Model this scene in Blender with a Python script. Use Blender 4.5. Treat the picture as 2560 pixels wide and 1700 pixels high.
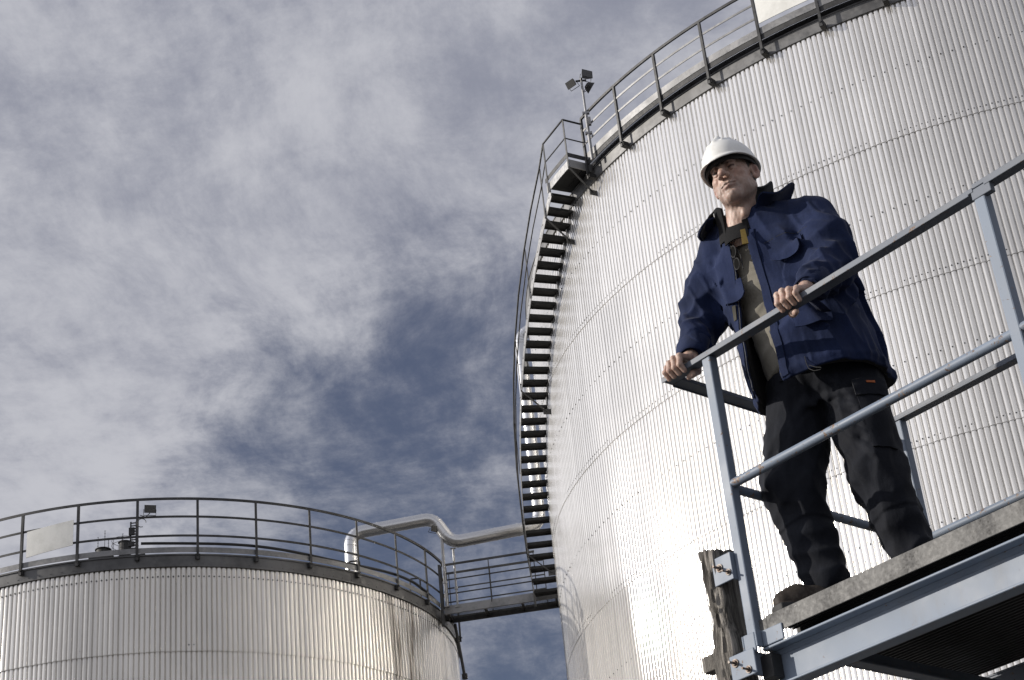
import bpy, bmesh, math, random
import numpy as np
from mathutils import Vector, Matrix
random.seed(7)
for o in list(bpy.data.objects): bpy.data.objects.remove(o)
S = bpy.context.scene
COL = S.collection
R_ = math.radians
PI = math.pi
# ------------------------------------------------------------------ camera
cam = bpy.data.cameras.new('camera'); co = bpy.data.objects.new('camera', cam); COL.objects.link(co)
PITCH, ROLL = R_(29.1276), R_(-6.0395)
fwd = Vector((0, math.cos(PITCH), math.sin(PITCH))); rgt = Vector((1, 0, 0)); upv = rgt.cross(fwd)
cr, sr = math.cos(ROLL), math.sin(ROLL)
cR = cr*rgt + sr*upv; cU = -sr*rgt + cr*upv
co.matrix_world = Matrix(((cR.x, cU.x, -fwd.x, 0), (cR.y, cU.y, -fwd.y, 0), (cR.z, cU.z, -fwd.z, 0), (0, 0, 0, 1)))
cam.sensor_width = 36; cam.lens = 4349.7*36/2560; cam.clip_start = .1; cam.clip_end = 3000
S.camera = co
S.render.resolution_x = 1024; S.render.resolution_y = 680
# ------------------------------------------------------------------ view
S.view_settings.view_transform = 'Standard'; S.view_settings.look = 'None'
S.view_settings.exposure = 0.2; S.view_settings.gamma = 1
S.view_settings.use_curve_mapping = False
# ------------------------------------------------------------------ sun and sky
SUN_AZ, SUN_EL = R_(182.0), R_(20.0)
sd = Vector((math.cos(SUN_AZ)*math.cos(SUN_EL), math.sin(SUN_AZ)*math.cos(SUN_EL), math.sin(SUN_EL)))
sun = bpy.data.lights.new('sun', 'SUN'); so = bpy.data.objects.new('sun', sun); COL.objects.link(so)
sun.energy = 3.8; sun.angle = R_(0.5); sun.color = (1.0, .93, .84)
so.rotation_euler = sd.to_track_quat('Z', 'Y').to_euler(); so.location = (-30, 0, 40)

class NT:
    """tiny node-tree builder"""
    def __init__(s, tree): s.t = tree; s.n = tree.nodes; s.l = tree.links
    def new(s, typ, props=None, **ins):
        n = s.n.new(typ)
        for k, v in (props or {}).items(): setattr(n, k, v)
        for k, v in ins.items():
            key = k.replace('_', ' ') if k.replace('_', ' ') in n.inputs else k
            if k[0] == 'i' and k[1:].isdigit(): key = int(k[1:])
            s.put(n.inputs[key], v)
        return n
    def put(s, sock, v):
        if isinstance(v, bpy.types.NodeSocket): s.l.new(v, sock)
        elif isinstance(v, bpy.types.Node): s.l.new(v.outputs[0], sock)
        else: sock.default_value = v
    def math(s, op, a, b=0.0, c=0.0, clamp=False):
        n = s.n.new('ShaderNodeMath'); n.operation = op; n.use_clamp = clamp
        s.put(n.inputs[0], a); s.put(n.inputs[1], b); s.put(n.inputs[2], c); return n.outputs[0]
    def vmath(s, op, a, b=(0, 0, 0)):
        n = s.n.new('ShaderNodeVectorMath'); n.operation = op
        s.put(n.inputs[0], a); s.put(n.inputs[1], b)
        return n.outputs['Value'] if op in ('DOT_PRODUCT', 'LENGTH', 'DISTANCE') else n.outputs[0]
    def mapr(s, v, a, b, c=0.0, d=1.0, mode='SMOOTHSTEP'):
        n = s.n.new('ShaderNodeMapRange'); n.interpolation_type = mode
        s.put(n.inputs[0], v); n.inputs[1].default_value = a; n.inputs[2].default_value = b
        n.inputs[3].default_value = c; n.inputs[4].default_value = d; return n.outputs[0]
    def mix(s, f, a, b, mode='MIX'):
        n = s.n.new('ShaderNodeMix'); n.data_type = 'RGBA'; n.blend_type = mode
        s.put(n.inputs[0], f); s.put(n.inputs[6], a); s.put(n.inputs[7], b); return n.outputs[2]
    def noise(s, vec, scale=5, detail=3, rough=.5, dist=0, col=False):
        n = s.n.new('ShaderNodeTexNoise'); s.put(n.inputs['Vector'], vec)
        n.inputs['Scale'].default_value = scale; n.inputs['Detail'].default_value = detail
        n.inputs['Roughness'].default_value = rough; n.inputs['Distortion'].default_value = dist
        return n.outputs[1 if col else 0]
    def xyz(s, x, y, z):
        n = s.n.new('ShaderNodeCombineXYZ'); s.put(n.inputs[0], x); s.put(n.inputs[1], y); s.put(n.inputs[2], z); return n.outputs[0]
    def sep(s, v):
        n = s.n.new('ShaderNodeSeparateXYZ'); s.put(n.inputs[0], v); return n.outputs
    def mapping(s, v, scale=(1, 1, 1), rot=(0, 0, 0), loc=(0, 0, 0)):
        n = s.n.new('ShaderNodeMapping'); s.put(n.inputs[0], v)
        n.inputs['Scale'].default_value = scale; n.inputs['Rotation'].default_value = rot; n.inputs['Location'].default_value = loc
        return n.outputs[0]
def c4(c): return (c, c, c, 1) if not hasattr(c, '__len__') else tuple(c)+((1,) if len(c) == 3 else ())

w = bpy.data.worlds.new('World'); S.world = w; w.use_nodes = True
t = NT(w.node_tree); t.n.clear()
sky = t.new('ShaderNodeTexSky', dict(sky_type='NISHITA', sun_disc=False, sun_elevation=SUN_EL, sun_rotation=R_(90)-SUN_AZ, air_density=1.0, dust_density=1.2, ozone_density=1.5))
tc = t.new('ShaderNodeTexCoord').outputs['Generated']
x, y, z = t.sep(tc)
zz = t.math('MAXIMUM', z, 0.04)
px = t.math('DIVIDE', x, t.math('ADD', zz, .12)); py = t.math('DIVIDE', y, t.math('ADD', zz, .12))
cp = t.xyz(px, py, 0.0)
warp = t.noise(cp, 1.6, 3, .5, 0, True)
cpw = t.vmath('ADD', cp, t.vmath('MULTIPLY', t.vmath('SUBTRACT', warp, (.5, .5, .5)), (.22, .22, .22)))
n1 = t.noise(t.mapping(cpw, (1.1, .8, 1), (0, 0, .5)), 2.3, 8, .6, 0)
n2 = t.noise(t.mapping(cpw, (2.2, .9, 1), (0, 0, -.75)), 3.4, 8, .66, 0)
n3 = t.noise(t.mapping(cpw, (1, 1, 1), (0, 0, .2), (7, 3, 0)), 9.0, 8, .7, 0)
# clear window low in the sky, between the two tanks
hole = t.vmath('DOT_PRODUCT', tc, tuple(Vector((-.025, .945, .355)).normalized()))
holem = t.mapr(hole, .958, .999)
left = t.mapr(x, -.30, .12, 1, 0)
nn = t.math('ADD', t.math('MULTIPLY', n1, .42), t.math('ADD', t.math('MULTIPLY', n2, .33), t.math('MULTIPLY', n3, .25)))
cov = t.math('ADD', t.math('SUBTRACT', nn, t.math('MULTIPLY', holem, .33)), t.math('ADD', .10, t.math('MULTIPLY', left, .05)))
cov = t.math('SUBTRACT', cov, t.mapr(x, .33, .75, 0, .12))
mask = t.mapr(cov, .24, .52)
nb = t.math('ADD', t.math('MULTIPLY', n3, .5), t.math('MULTIPLY', n2, .5))
low = t.mapr(z, .30, .62, 1, 0)
cb = t.mapr(t.math('ADD', nb, t.math('MULTIPLY', low, .11)), .35, .67)
ccol = t.mix(cb, (.235, .247, .305, 1), (.46, .465, .505, 1))
skyc = t.new('ShaderNodeVectorMath', dict(operation='SCALE'), i0=sky.outputs[0])
skyc.inputs[3].default_value = .10
blue = t.mix(.74, skyc.outputs[0], (.07, .077, .125, 1))
rt = t.mapr(x, .30, .80, 1, .45)
bl2 = t.new('ShaderNodeVectorMath', dict(operation='SCALE'), i0=blue); t.put(bl2.inputs[3], rt); blue = bl2.outputs[0]
fin = t.mix(mask, blue, ccol)
# the cloud sheet is brighter round the sun
sg = t.mapr(t.vmath('DOT_PRODUCT', tc, tuple(sd)), .45, 1.0, 1.0, 2.4)
fs = t.new('ShaderNodeVectorMath', dict(operation='SCALE'), i0=fin); t.put(fs.inputs[3], sg)
bg = t.new('ShaderNodeBackground', i0=fs.outputs[0], i1=1.0)
out = t.new('ShaderNodeOutputWorld', i0=bg.outputs[0])

# ------------------------------------------------------------------ materials
def mat(name, base=.5, rough=.5, metal=0.0, **kw):
    m = bpy.data.materials.new(name); m.use_nodes = True
    t = NT(m.node_tree); b = t.n['Principled BSDF']
    b.inputs['Base Color'].default_value = c4(base); b.inputs['Roughness'].default_value = rough; b.inputs['Metallic'].default_value = metal
    for k, v in kw.items(): b.inputs[k.replace('_', ' ')].default_value = v
    return m, t, b
def obj_coord(t): return t.new('ShaderNodeTexCoord').outputs['Object']
def bump(t, b, h, strength=.3, dist=.01):
    n = t.new('ShaderNodeBump', Height=h); n.inputs['Strength'].default_value = strength; n.inputs['Distance'].default_value = dist
    t.l.new(n.outputs[0], b.inputs['Normal']); return n

def m_clad(name, nrib, rough, tint, cx, cy, dark=0.0):
    m, t, b = mat(name, .7, rough, .62)
    P = t.new('ShaderNodeNewGeometry').outputs['Position']
    q = t.vmath('SUBTRACT', P, (cx, cy, 0)); x, y, z = t.sep(q)
    ang = t.math('ARCTAN2', x, t.math('MULTIPLY', y, -1.0))      # seam at the far side
    rib = t.math('MULTIPLY', ang, nrib/(2*PI))
    sheet = t.math('FLOOR', t.math('DIVIDE', rib, 10.0))
    row = t.math('FLOOR', t.math('DIVIDE', z, 2.792))
    wn = t.new('ShaderNodeTexWhiteNoise', dict(noise_dimensions='2D')); t.put(wn.inputs['Vector'], t.xyz(sheet, row, 0.0))
    ribn = t.new('ShaderNodeTexWhiteNoise', dict(noise_dimensions='2D')); t.put(ribn.inputs['Vector'], t.xyz(t.math('FLOOR', rib), row, 0.0))
    arc = t.math('MULTIPLY', ang, 10.0)
    sv = t.xyz(t.math('MULTIPLY', arc, 2.2), t.math('MULTIPLY', z, .12), 0.0)
    streak = t.noise(sv, 1.6, 5, .6)
    cloud = t.noise(t.xyz(arc, z, 0.0), .5, 4, .55)
    fine = t.noise(t.xyz(t.math('MULTIPLY', arc, 6), z, 0.0), 6, 4, .6)
    v = t.math('ADD', t.math('MULTIPLY', wn.outputs[0], .05), t.math('MULTIPLY', streak, .11))
    v = t.math('ADD', v, t.math('MULTIPLY', cloud, .12)); v = t.math('ADD', v, t.math('MULTIPLY', fine, .08))
    v = t.math('ADD', v, t.math('MULTIPLY', ribn.outputs[0], .04))
    v = t.mapr(v, .09, .29, 0, 1, 'LINEAR')
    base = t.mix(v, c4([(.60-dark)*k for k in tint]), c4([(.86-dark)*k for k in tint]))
    rr = t.math('ADD', rough, t.math('MULTIPLY', t.math('SUBTRACT', cloud, .5), .10))
    rr = t.math('ADD', rr, t.math('MULTIPLY', t.math('SUBTRACT', wn.outputs[0], .5), .015))
    # brown rust and dirt runs, only on a few ribs of the smaller tank
    if name.startswith('small'):
        az0 = R_(90-29.5)
        dx = t.math('ABSOLUTE', t.math('SUBTRACT', ang, az0))
        near = t.mapr(dx, .02, .20, 1, 0)
        rs = t.noise(t.xyz(t.math('MULTIPLY', arc, 9), t.math('MULTIPLY', z, .35), 3.0), 1.2, 5, .65)
        rk = t.math('MULTIPLY', near, t.mapr(rs, .48, .62))
        base = t.mix(t.math('MULTIPLY', rk, .85), base, (.10, .065, .035, 1))
        t.put(b.inputs['Metallic'], t.math('SUBTRACT', .7, t.math('MULTIPLY', rk, .6)))
    t.put(b.inputs['Base Color'], base); t.put(b.inputs['Roughness'], rr)
    bump(t, b, t.math('ADD', t.math('MULTIPLY', cloud, 1.0), t.math('MULTIPLY', streak, .3)), .06, .02)
    return m
RIB1, RIB2 = 702, 418
C1 = (11.443, 34.602); RAD1 = 11.017; ZT1 = 19.552
C2 = (-8.558, 38.079); RAD2 = 6.554; ZT2 = 13.384
M = {}
M['clad1'] = m_clad('large tank aluminium', RIB1, .105, (1.0, .98, .94), C1[0], C1[1])
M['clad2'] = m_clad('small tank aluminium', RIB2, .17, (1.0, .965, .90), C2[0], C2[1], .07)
M['screw'], _, _ = mat('screw head', .03, .6, .3)

def m_steel(name, a, bcol, rough=.5, metal=.7, sc=6, rust=0.0):
    m, t, b = mat(name, a, rough, metal)
    P = obj_coord(t)
    n = t.noise(P, sc, 6, .6); n2 = t.noise(P, sc*7, 4, .6)
    v = t.mapr(t.math('ADD', t.math('MULTIPLY', n, .65), t.math('MULTIPLY', n2, .35)), .36, .64)
    c = t.mix(v, c4(a), c4(bcol))
    if rust:
        rk = t.mapr(t.noise(P, sc*2.3, 6, .7), 1-rust, 1-rust+.06)
        c = t.mix(rk, c, (.11, .05, .028, 1))
    t.put(b.inputs['Base Color'], c); t.put(b.inputs['Roughness'], t.mapr(n2, .3, .7, rough-.08, rough+.12))
    bump(t, b, n2, .15, .002); return m
M['rail'] = m_steel('galvanised rail steel', .035, .075, .55, .5, 3)
M['dark'] = m_steel('dark grating steel', .03, .06, .6, .5, 3)
M['band'] = m_steel('weathered rim flashing', .10, .21, .55, .45, 1.2)
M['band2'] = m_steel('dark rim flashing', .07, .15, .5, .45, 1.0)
M['string'] = m_steel('light galvanised plate', .24, .36, .45, .55, 2)
M['toe'] = m_steel('galvanised toe board', .16, .28, .5, .4, 2)
M['galv'], t, b = mat('spangled galvanised plate', .2, .6, 0.0, Specular_IOR_Level=.25)
P = obj_coord(t); n = t.noise(t.mapping(P, (1, 1, .6)), 7, 7, .6, .3); n2 = t.noise(P, 60, 4, .6)
vor = t.new('ShaderNodeTexVoronoi', Vector=P); vor.inputs['Scale'].default_value = 110
c = t.mix(t.mapr(n, .36, .62), (.028, .027, .025, 1), (.14, .138, .13, 1))
c = t.mix(t.math('MULTIPLY', t.mapr(vor.outputs['Distance'], 0, .6), .25), c, (.25, .25, .25, 1))
c = t.mix(t.mapr(t.noise(P, 30, 6, .7), .66, .72), c, (.4, .4, .39, 1))
t.put(b.inputs['Base Color'], c); t.put(b.inputs['Roughness'], t.mapr(n2, .3, .7, .5, .75)); bump(t, b, n2, .1, .002)

def m_paint(name, a, bcol, wear=.675, dirt=.35):
    m, t, b = mat(name, a, .55, 0.0)
    P = obj_coord(t); n = t.noise(P, 3.0, 5, .6); n2 = t.noise(P, 38, 6, .68, .4); n3 = t.noise(P, 160, 3, .6)
    c = t.mix(t.mapr(n, .35, .65), c4(a), c4(bcol))
    c = t.mix(t.math('MULTIPLY', t.mapr(t.noise(t.mapping(P, (1, 1, .3)), 9, 5, .7), .5, .75), dirt), c, (.16, .16, .16, 1))
    # edge wear from the mesh's own curvature, chips of rust from noise
    ge = t.new('ShaderNodeNewGeometry').outputs['Pointiness']
    edge = t.mapr(ge, .53, .62)
    chip = t.mapr(t.math('ADD', n2, t.math('MULTIPLY', edge, .10)), wear, wear+.035)
    chipc = t.mix(t.mapr(n3, .4, .6), (.09, .05, .032, 1), (.24, .18, .14, 1))
    c = t.mix(chip, c, chipc)
    t.put(b.inputs['Base Color'], c); t.put(b.inputs['Roughness'], t.mapr(n, .3, .7, .48, .66))
    bump(t, b, t.math('SUBTRACT', t.math('MULTIPLY', n3, .3), chip), .25, .002); return m
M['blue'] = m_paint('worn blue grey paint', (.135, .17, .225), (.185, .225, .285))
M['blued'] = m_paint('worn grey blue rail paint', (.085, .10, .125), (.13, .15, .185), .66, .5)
M['sign'], t, b = mat('white sign board', .78, .5)
P = obj_coord(t); t.put(b.inputs['Base Color'], t.mix(t.mapr(t.noise(P, 3, 6, .65), .4, .7), (.78, .78, .74, 1), (.66, .66, .62, 1)))
M['pipe'], _, _ = mat('polished aluminium pipe jacket', .66, .25, 1.0)
M['black'], _, _ = mat('black rubber', .015, .55)
M['glass'], _, _ = mat('floodlight glass', .08, .15)
M['conc'] = m_steel('grey concrete', .22, .34, .85, 0, .8)
M['distant'] = m_steel('distant dark plant', .02, .05, .7, 0, 2)
M['ground'], t, b = mat('pale gravel yard', .3, .9)
P = obj_coord(t)
t.put(b.inputs['Base Color'], t.mix(t.mapr(t.noise(P, .15, 8, .7), .35, .65), (.06, .058, .055, 1), (.14, .135, .13, 1)))
M['wood'], t, b = mat('weathered split timber', .3, .85)
P = obj_coord(t)
wp = t.vmath('ADD', P, t.vmath('MULTIPLY', t.noise(t.mapping(P, (3, 3, 2.2)), 2.0, 2, .5, 0, True), (.05, .05, 0)))
g1 = t.noise(t.mapping(wp, (1, 1, .035)), 95, 6, .62); g2 = t.noise(t.mapping(wp, (1, 1, .05)), 34, 5, .6)
gr = t.mapr(t.math('ADD', t.math('MULTIPLY', g1, .5), t.math('MULTIPLY', g2, .5)), .38, .62)
t.put(b.inputs['Base Color'], t.mix(gr, (.04, .036, .03, 1), (.30, .28, .25, 1)))
bump(t, b, gr, .9, .012)
M['rust'] = m_steel('rusty bolt steel', (.10, .06, .04), (.3, .28, .26), .6, .6, 60)

# ------------------------------------------------------------------ mesh helpers
class MB:
    def __init__(s): s.v = []; s.f = []; s.m = []; s.mi = 0
    def add(s, vs, fs):
        k = len(s.v); s.v += [tuple(p) for p in vs]; s.f += [tuple(i+k for i in f) for f in fs]; s.m += [s.mi]*len(fs)
    def box(s, lo, hi):
        x0, y0, z0 = lo; x1, y1, z1 = hi
        s.add([(x0, y0, z0), (x1, y0, z0), (x1, y1, z0), (x0, y1, z0), (x0, y0, z1), (x1, y0, z1), (x1, y1, z1), (x0, y1, z1)],
              [(0, 3, 2, 1), (4, 5, 6, 7), (0, 1, 5, 4), (1, 2, 6, 5), (2, 3, 7, 6), (3, 0, 4, 7)])
    def bar(s, p, q, wd, ht, up=(0, 0, 1)):
        p = Vector(p); q = Vector(q); d = (q-p).normalized(); up = Vector(up)
        sd_ = d.cross(up)
        if sd_.length < 1e-4: sd_ = d.cross(Vector((1, 0, 0)))
        sd_.normalize(); u = sd_.cross(d).normalized()
        vs = [e+sd_*a*wd/2+u*b_*ht/2 for e in (p, q) for a, b_ in ((-1, -1), (1, -1), (1, 1), (-1, 1))]
        s.add(vs, [(3, 2, 1, 0), (4, 5, 6, 7), (0, 1, 5, 4), (1, 2, 6, 5), (2, 3, 7, 6), (3, 0, 4, 7)])
    def tube(s, pts, r, n=10, cap=True):
        pts = [Vector(p) for p in pts]; rs = r if hasattr(r, '__len__') else [r]*len(pts)
        T = [(pts[min(i+1, len(pts)-1)]-pts[max(i-1, 0)]).normalized() for i in range(len(pts))]
        a = Vector((0, 0, 1)) if abs(T[0].z) < .9 else Vector((1, 0, 0))
        nrm = T[0].cross(a).normalized(); vs = []
        for i, p in enumerate(pts):
            nrm = (nrm-T[i]*nrm.dot(T[i])).normalized(); b_ = T[i].cross(nrm)
            vs += [p+(nrm*math.cos(2*PI*j/n)+b_*math.sin(2*PI*j/n))*rs[i] for j in range(n)]
        fs = [(i*n+j, i*n+(j+1) % n, (i+1)*n+(j+1) % n, (i+1)*n+j) for i in range(len(pts)-1) for j in range(n)]
        if cap: fs += [tuple(range(n-1, -1, -1)), tuple((len(pts)-1)*n+j for j in range(n))]
        s.add(vs, fs)
    def arc(s, c, r0, r1, z0, z1, a0, a1, n=64):
        """curved box: radii r0..r1, heights z0..z1 (callables of t allowed), azimuths a0..a1"""
        vs = []
        for i in range(n+1):
            tt = i/n; a = a0+(a1-a0)*tt; za = z0(tt) if callable(z0) else z0; zb = z1(tt) if callable(z1) else z1
            ca, sa = math.cos(a), math.sin(a)
            vs += [(c[0]+r*ca, c[1]+r*sa, zq) for r, zq in ((r0, za), (r1, za), (r1, zb), (r0, zb))]
        full = abs(abs(a1-a0)-2*PI) < 1e-6
        fs = [(i*4+j, i*4+(j+1) % 4, i*4+4+(j+1) % 4, i*4+4+j) for i in range(n) for j in range(4)]
        if not full: fs += [(3, 2, 1, 0), tuple(n*4+j for j in range(4))]
        s.add(vs, fs)
    def plate(s, poly, z0, z1):
        n = len(poly); vs = [(x, y, z0) for x, y in poly]+[(x, y, z1) for x, y in poly]
        s.add(vs, [tuple(range(n-1, -1, -1)), tuple(range(n, 2*n))]+[(i, (i+1) % n, n+(i+1) % n, n+i) for i in range(n)])
    def build(s, name, mats, parent=None, smooth=None, bevel=0):
        me = bpy.data.meshes.new(name); me.from_pydata(s.v, [], s.f)
        for m in (mats if isinstance(mats, (list, tuple)) else [mats]): me.materials.append(m)
        if any(s.m): me.polygons.foreach_set('material_index', s.m)
        bm = bmesh.new(); bm.from_mesh(me); bmesh.ops.recalc_face_normals(bm, faces=bm.faces); bm.to_mesh(me); bm.free()
        if smooth is not None:
            me.polygons.foreach_set('use_smooth', [True]*len(me.polygons)); me.set_sharp_from_angle(angle=R_(smooth))
        o = bpy.data.objects.new(name, me); COL.objects.link(o)
        if parent: o.parent = parent
        if bevel:
            bv = o.modifiers.new('bevel', 'BEVEL'); bv.width = bevel; bv.segments = 2; bv.limit_method = 'ANGLE'
        return o
def tag(o, label=None, cat=None, group=None, kind=None):
    for k, v in (('label', label), ('category', cat), ('group', group), ('kind', kind)):
        if v: o[k] = v
    return o
def empty(name, loc=(0, 0, 0), rz=0.0):
    o = bpy.data.objects.new(name, None); COL.objects.link(o); o.location = loc; o.rotation_euler = (0, 0, rz); o.empty_display_size = .2
    return o
def copy_tree(o, parent=None, label=None):
    c = o.copy(); COL.objects.link(c); c.parent = parent
    if label: c['label'] = label
    for ch in list(o.children): copy_tree(ch, c)
    return c
def pol(c, r, a, z): return Vector((c[0]+r*math.cos(a), c[1]+r*math.sin(a), z))

# ------------------------------------------------------------------ ground
mb = MB(); n = 48; G = -1.6
mb.add([(0, 0, G)]+[(1200*math.cos(2*PI*i/n), 1200*math.sin(2*PI*i/n), G) for i in range(n)], [(0, i+1, (i+1) % n+1) for i in range(n)])
g = mb.build('ground', M['ground']); tag(g, kind='structure')

# ------------------------------------------------------------------ corrugated tanks
PROF = [(0, 1), (.14, 1), (.27, .98), (.37, .84), (.44, .35), (.49, -.25), (.55, -.42), (.61, -.25), (.66, .35), (.74, .84), (.86, .98)]
def course(c, rad, nrib, z0, z1, parent, mats, amp=.020, screws=(), lap=.012, ss=.013):
    mb = MB(); a = []; h = []
    for k in range(nrib):
        for u_, hh in PROF: a.append((k+u_)/nrib*2*PI); h.append(hh)
    a = np.array(a)-PI/2+PI; h = np.array(h); N = len(a)
    jit = np.array([random.uniform(-.004, .004) for _ in range(nrib)]).repeat(len(PROF))
    zs = [z0+(z1-z0)*k/4 for k in range(5)]; offs = [lap*(1-k/4) for k in range(5)]
    und = lambda zq: .0035*np.sin(a*23+zq*1.3)+.0030*np.sin(a*41-zq*2.1+1)+.0022*np.sin(a*97+zq*.9); vs = []
    for zz_, of in zip(zs, offs):
        r = rad+of+h*amp+und(zz_)+jit*.35; zj = zz_+(jit if of > .011 else 0)
        vs.append(np.stack([c[0]+r*np.cos(a), c[1]+r*np.sin(a), np.full(N, zz_)+(jit*.8 if zz_ == z0 else 0)], 1))
    # turned-in lower lip so the lap reads as a dark line
    r = rad-.012+h*amp*.6+und(z0); vs.insert(0, np.stack([c[0]+r*np.cos(a), c[1]+r*np.sin(a), np.full(N, z0+.004)], 1))
    V = np.concatenate(vs); mb.v = [tuple(p) for p in V]
    for rr in range(len(vs)-1):
        b0 = rr*N; b1 = b0+N
        mb.f += [(b0+i, b0+(i+1) % N, b1+(i+1) % N, b1+i) for i in range(N)]
    mb.m = [0]*len(mb.f)
    mb.mi = 1
    for zr, step, off in screws:
        for k in range(0, nrib, step):
            aa = (k+off+.05)/nrib*2*PI-PI/2+PI
            if math.sin(aa) > .35: continue
            r0 = rad+amp+.004; p = pol(c, r0, aa, zr+random.uniform(-.006, .006)); o_ = Vector((math.cos(aa), math.sin(aa), 0)); tg = Vector((-o_.y, o_.x, 0))
            q = [p+(tg*math.cos(j*PI/3)+Vector((0, 0, math.sin(j*PI/3))))*ss for j in range(6)]
            q2 = [v+o_*.010 for v in q]
            mb.add(q+q2, [(6, 7, 8, 9, 10, 11)]+[(j, (j+1) % 6, 6+(j+1) % 6, 6+j) for j in range(6)])
    me = bpy.data.meshes.new('cladding_course'); me.from_pydata(mb.v, [], mb.f)
    for m in mats: me.materials.append(m)
    me.polygons.foreach_set('material_index', mb.m); me.polygons.foreach_set('use_smooth', [True]*len(me.polygons))
    me.set_sharp_from_angle(angle=R_(24))
    o = bpy.data.objects.new('cladding_course', me); COL.objects.link(o); o.parent = parent
    # vertices are written in world space: undo the parent's offset
    me.transform(Matrix.Translation(-Vector(parent.location)))
    return o
def local(o, parent):
    o.data.transform(Matrix.Translation(-Vector(parent.location))); return o

tank1 = empty('storage_tank', (C1[0], C1[1], G))
tag(tank1, 'huge corrugated aluminium storage tank filling the right of the picture behind the man', 'tank', 'corrugated storage tanks')
seams = [G, 2.85, 5.64, 8.43, 11.217, 14.018, 16.810, ZT1]
for i in range(len(seams)-1):
    z0, z1 = seams[i], seams[i+1]
    vis = z1 > 7
    sc = [(z0+.10, 1, 0), (z0+(z1-z0)*.53, 2, 0)] if vis else []
    if z1 == ZT1: sc = [(z0+.10, 1, 0), (z0+(z1-z0)*.50, 2, 0)]
    course(C1, RAD1, RIB1, z0, z1+(.05 if i < len(seams)-2 else 0), tank1, [M['clad1'], M['screw']], screws=sc)
mb = MB(); mb.arc(C1, RAD1-.25, RAD1+.045, ZT1-.012, ZT1+.25, 0, 2*PI, 360); mb.arc(C1, RAD1-.25, RAD1+.060, ZT1+.235, ZT1+.262, 0, 2*PI, 360)
local(mb.build('rim_flashing', M['band'], tank1, 40), tank1)
mb = MB(); nn_ = 96
for zc, rr_ in ((ZT1+.2, RAD1-.05),):
    mb.add([(C1[0], C1[1], zc+.9)]+[tuple(pol(C1, rr_, 2*PI*i/nn_, zc)) for i in range(nn_)], [(0, i+1, (i+1) % nn_+1) for i in range(nn_)])
local(mb.build('roof', M['band'], tank1, 40), tank1)

tank2 = empty('storage_tank', (C2[0], C2[1], G))
tag(tank2, 'smaller corrugated storage tank at lower left with rust runs down its right side', 'tank', 'corrugated storage tanks')
seams2 = [G, .5, 3.25, 6.05, 8.85, 11.636, ZT2]
for i in range(len(seams2)-1):
    z0, z1 = seams2[i], seams2[i+1]
    sc = [(z0+.13, 1, 0), (z0+(z1-z0)*.88, 1, 0)] if z1 == ZT2 else ([(z0+.13, 1, 0)] if z1 > 8 else [])
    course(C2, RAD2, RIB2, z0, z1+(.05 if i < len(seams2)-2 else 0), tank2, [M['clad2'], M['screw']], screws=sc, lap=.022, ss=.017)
mb = MB(); mb.arc(C2, RAD2-.25, RAD2+.055, ZT2-.012, ZT2+.235, 0, 2*PI, 240); mb.arc(C2, RAD2-.25, RAD2+.075, ZT2+.22, ZT2+.25, 0, 2*PI, 240)
mb.mi = 0
for k in range(180):
    a_ = 2*PI*k/180
    if math.sin(a_) < .2:
        p = pol(C2, RAD2+.055, a_, ZT2+.05); mb.bar(p, p+Vector((math.cos(a_), math.sin(a_), 0))*.010, .014, .014)
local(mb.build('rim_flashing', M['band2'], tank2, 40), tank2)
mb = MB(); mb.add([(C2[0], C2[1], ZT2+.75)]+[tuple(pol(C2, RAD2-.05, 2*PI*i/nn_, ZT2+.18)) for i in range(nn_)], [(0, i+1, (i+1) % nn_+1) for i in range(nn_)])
local(mb.build('roof', M['band2'], tank2, 40), tank2)

# ------------------------------------------------------------------ rim railings
def railing(name, c, r, zt, top, mids, toe, foot, azs, span, label, deck=None):
    root = empty(name, (c[0], c[1], zt)); tag(root, label, 'railing', 'railings round the tank tops')
    a0, a1 = R_(span[0]), R_(span[1]); n = max(8, int(abs(a1-a0)*40))
    L_ = lambda mb, nm, m, **k: local(mb.build(nm, m, root, **k), root)
    mb = MB(); mb.arc(c, r-.035, r+.025, zt+top-.03, zt+top, a0, a1, n); mb.arc(c, r+.013, r+.025, zt+top-.055, zt+top-.03, a0, a1, n); L_(mb, 'handrail', M['rail'])
    for h in mids:
        mb = MB(); mb.arc(c, r-.005, r+.008, zt+h-.022, zt+h+.022, a0, a1, n); L_(mb, 'middle_rail', M['toe'] if deck else M['rail'])
    mb = MB(); mb.arc(c, r-.018, r-.010, zt+toe[0], zt+toe[1], a0, a1, n); L_(mb, 'toe_board', M['toe'])
    for a in azs:
        a = R_(a); mb = MB(); o_ = Vector((math.cos(a), math.sin(a), 0)); tg = Vector((-o_.y, o_.x, 0))
        p = pol(c, r+.020, a, zt+foot); q = pol(c, r+.020, a, zt+top-.03)
        mb.bar(p, q, .050, .010, o_); mb.bar(p+tg*.021-o_*.02, q+tg*.021-o_*.02, .008, .045, o_)
        L_(mb, 'post', M['rail'])
        mb = MB(); f = pol(c, r-.04, a, zt+foot+.07); mb.bar(f+o_*.05, f-o_*.10, .09, .10); mb.bar(f+o_*.07+Vector((0, 0, .02)), f+o_*.085+Vector((0, 0, .02)), .03, .03)
        L_(mb, 'post_bracket', M['dark'])
    return root
r2 = railing('rim_railing', C2, 6.66, ZT2, 1.44, (1.03, .62), (.27, .38), .115, [-113.4+10.1*i for i in range(11)]+[-123.5, -133.6, -143.7, -153.8, -163.9, -12, 0, 15, 30], (-165, -13.5),
             'curved grey railing round the top of the smaller left tank')
r1 = railing('rim_railing', C1, 11.215, ZT1, 1.44, (1.10, .78), (.40, .55), -.05, [-148.7+6.05*i for i in range(13)], (-148.7, -70),
             'curved railing with light grey rails round the top of the huge right tank', True)
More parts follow.
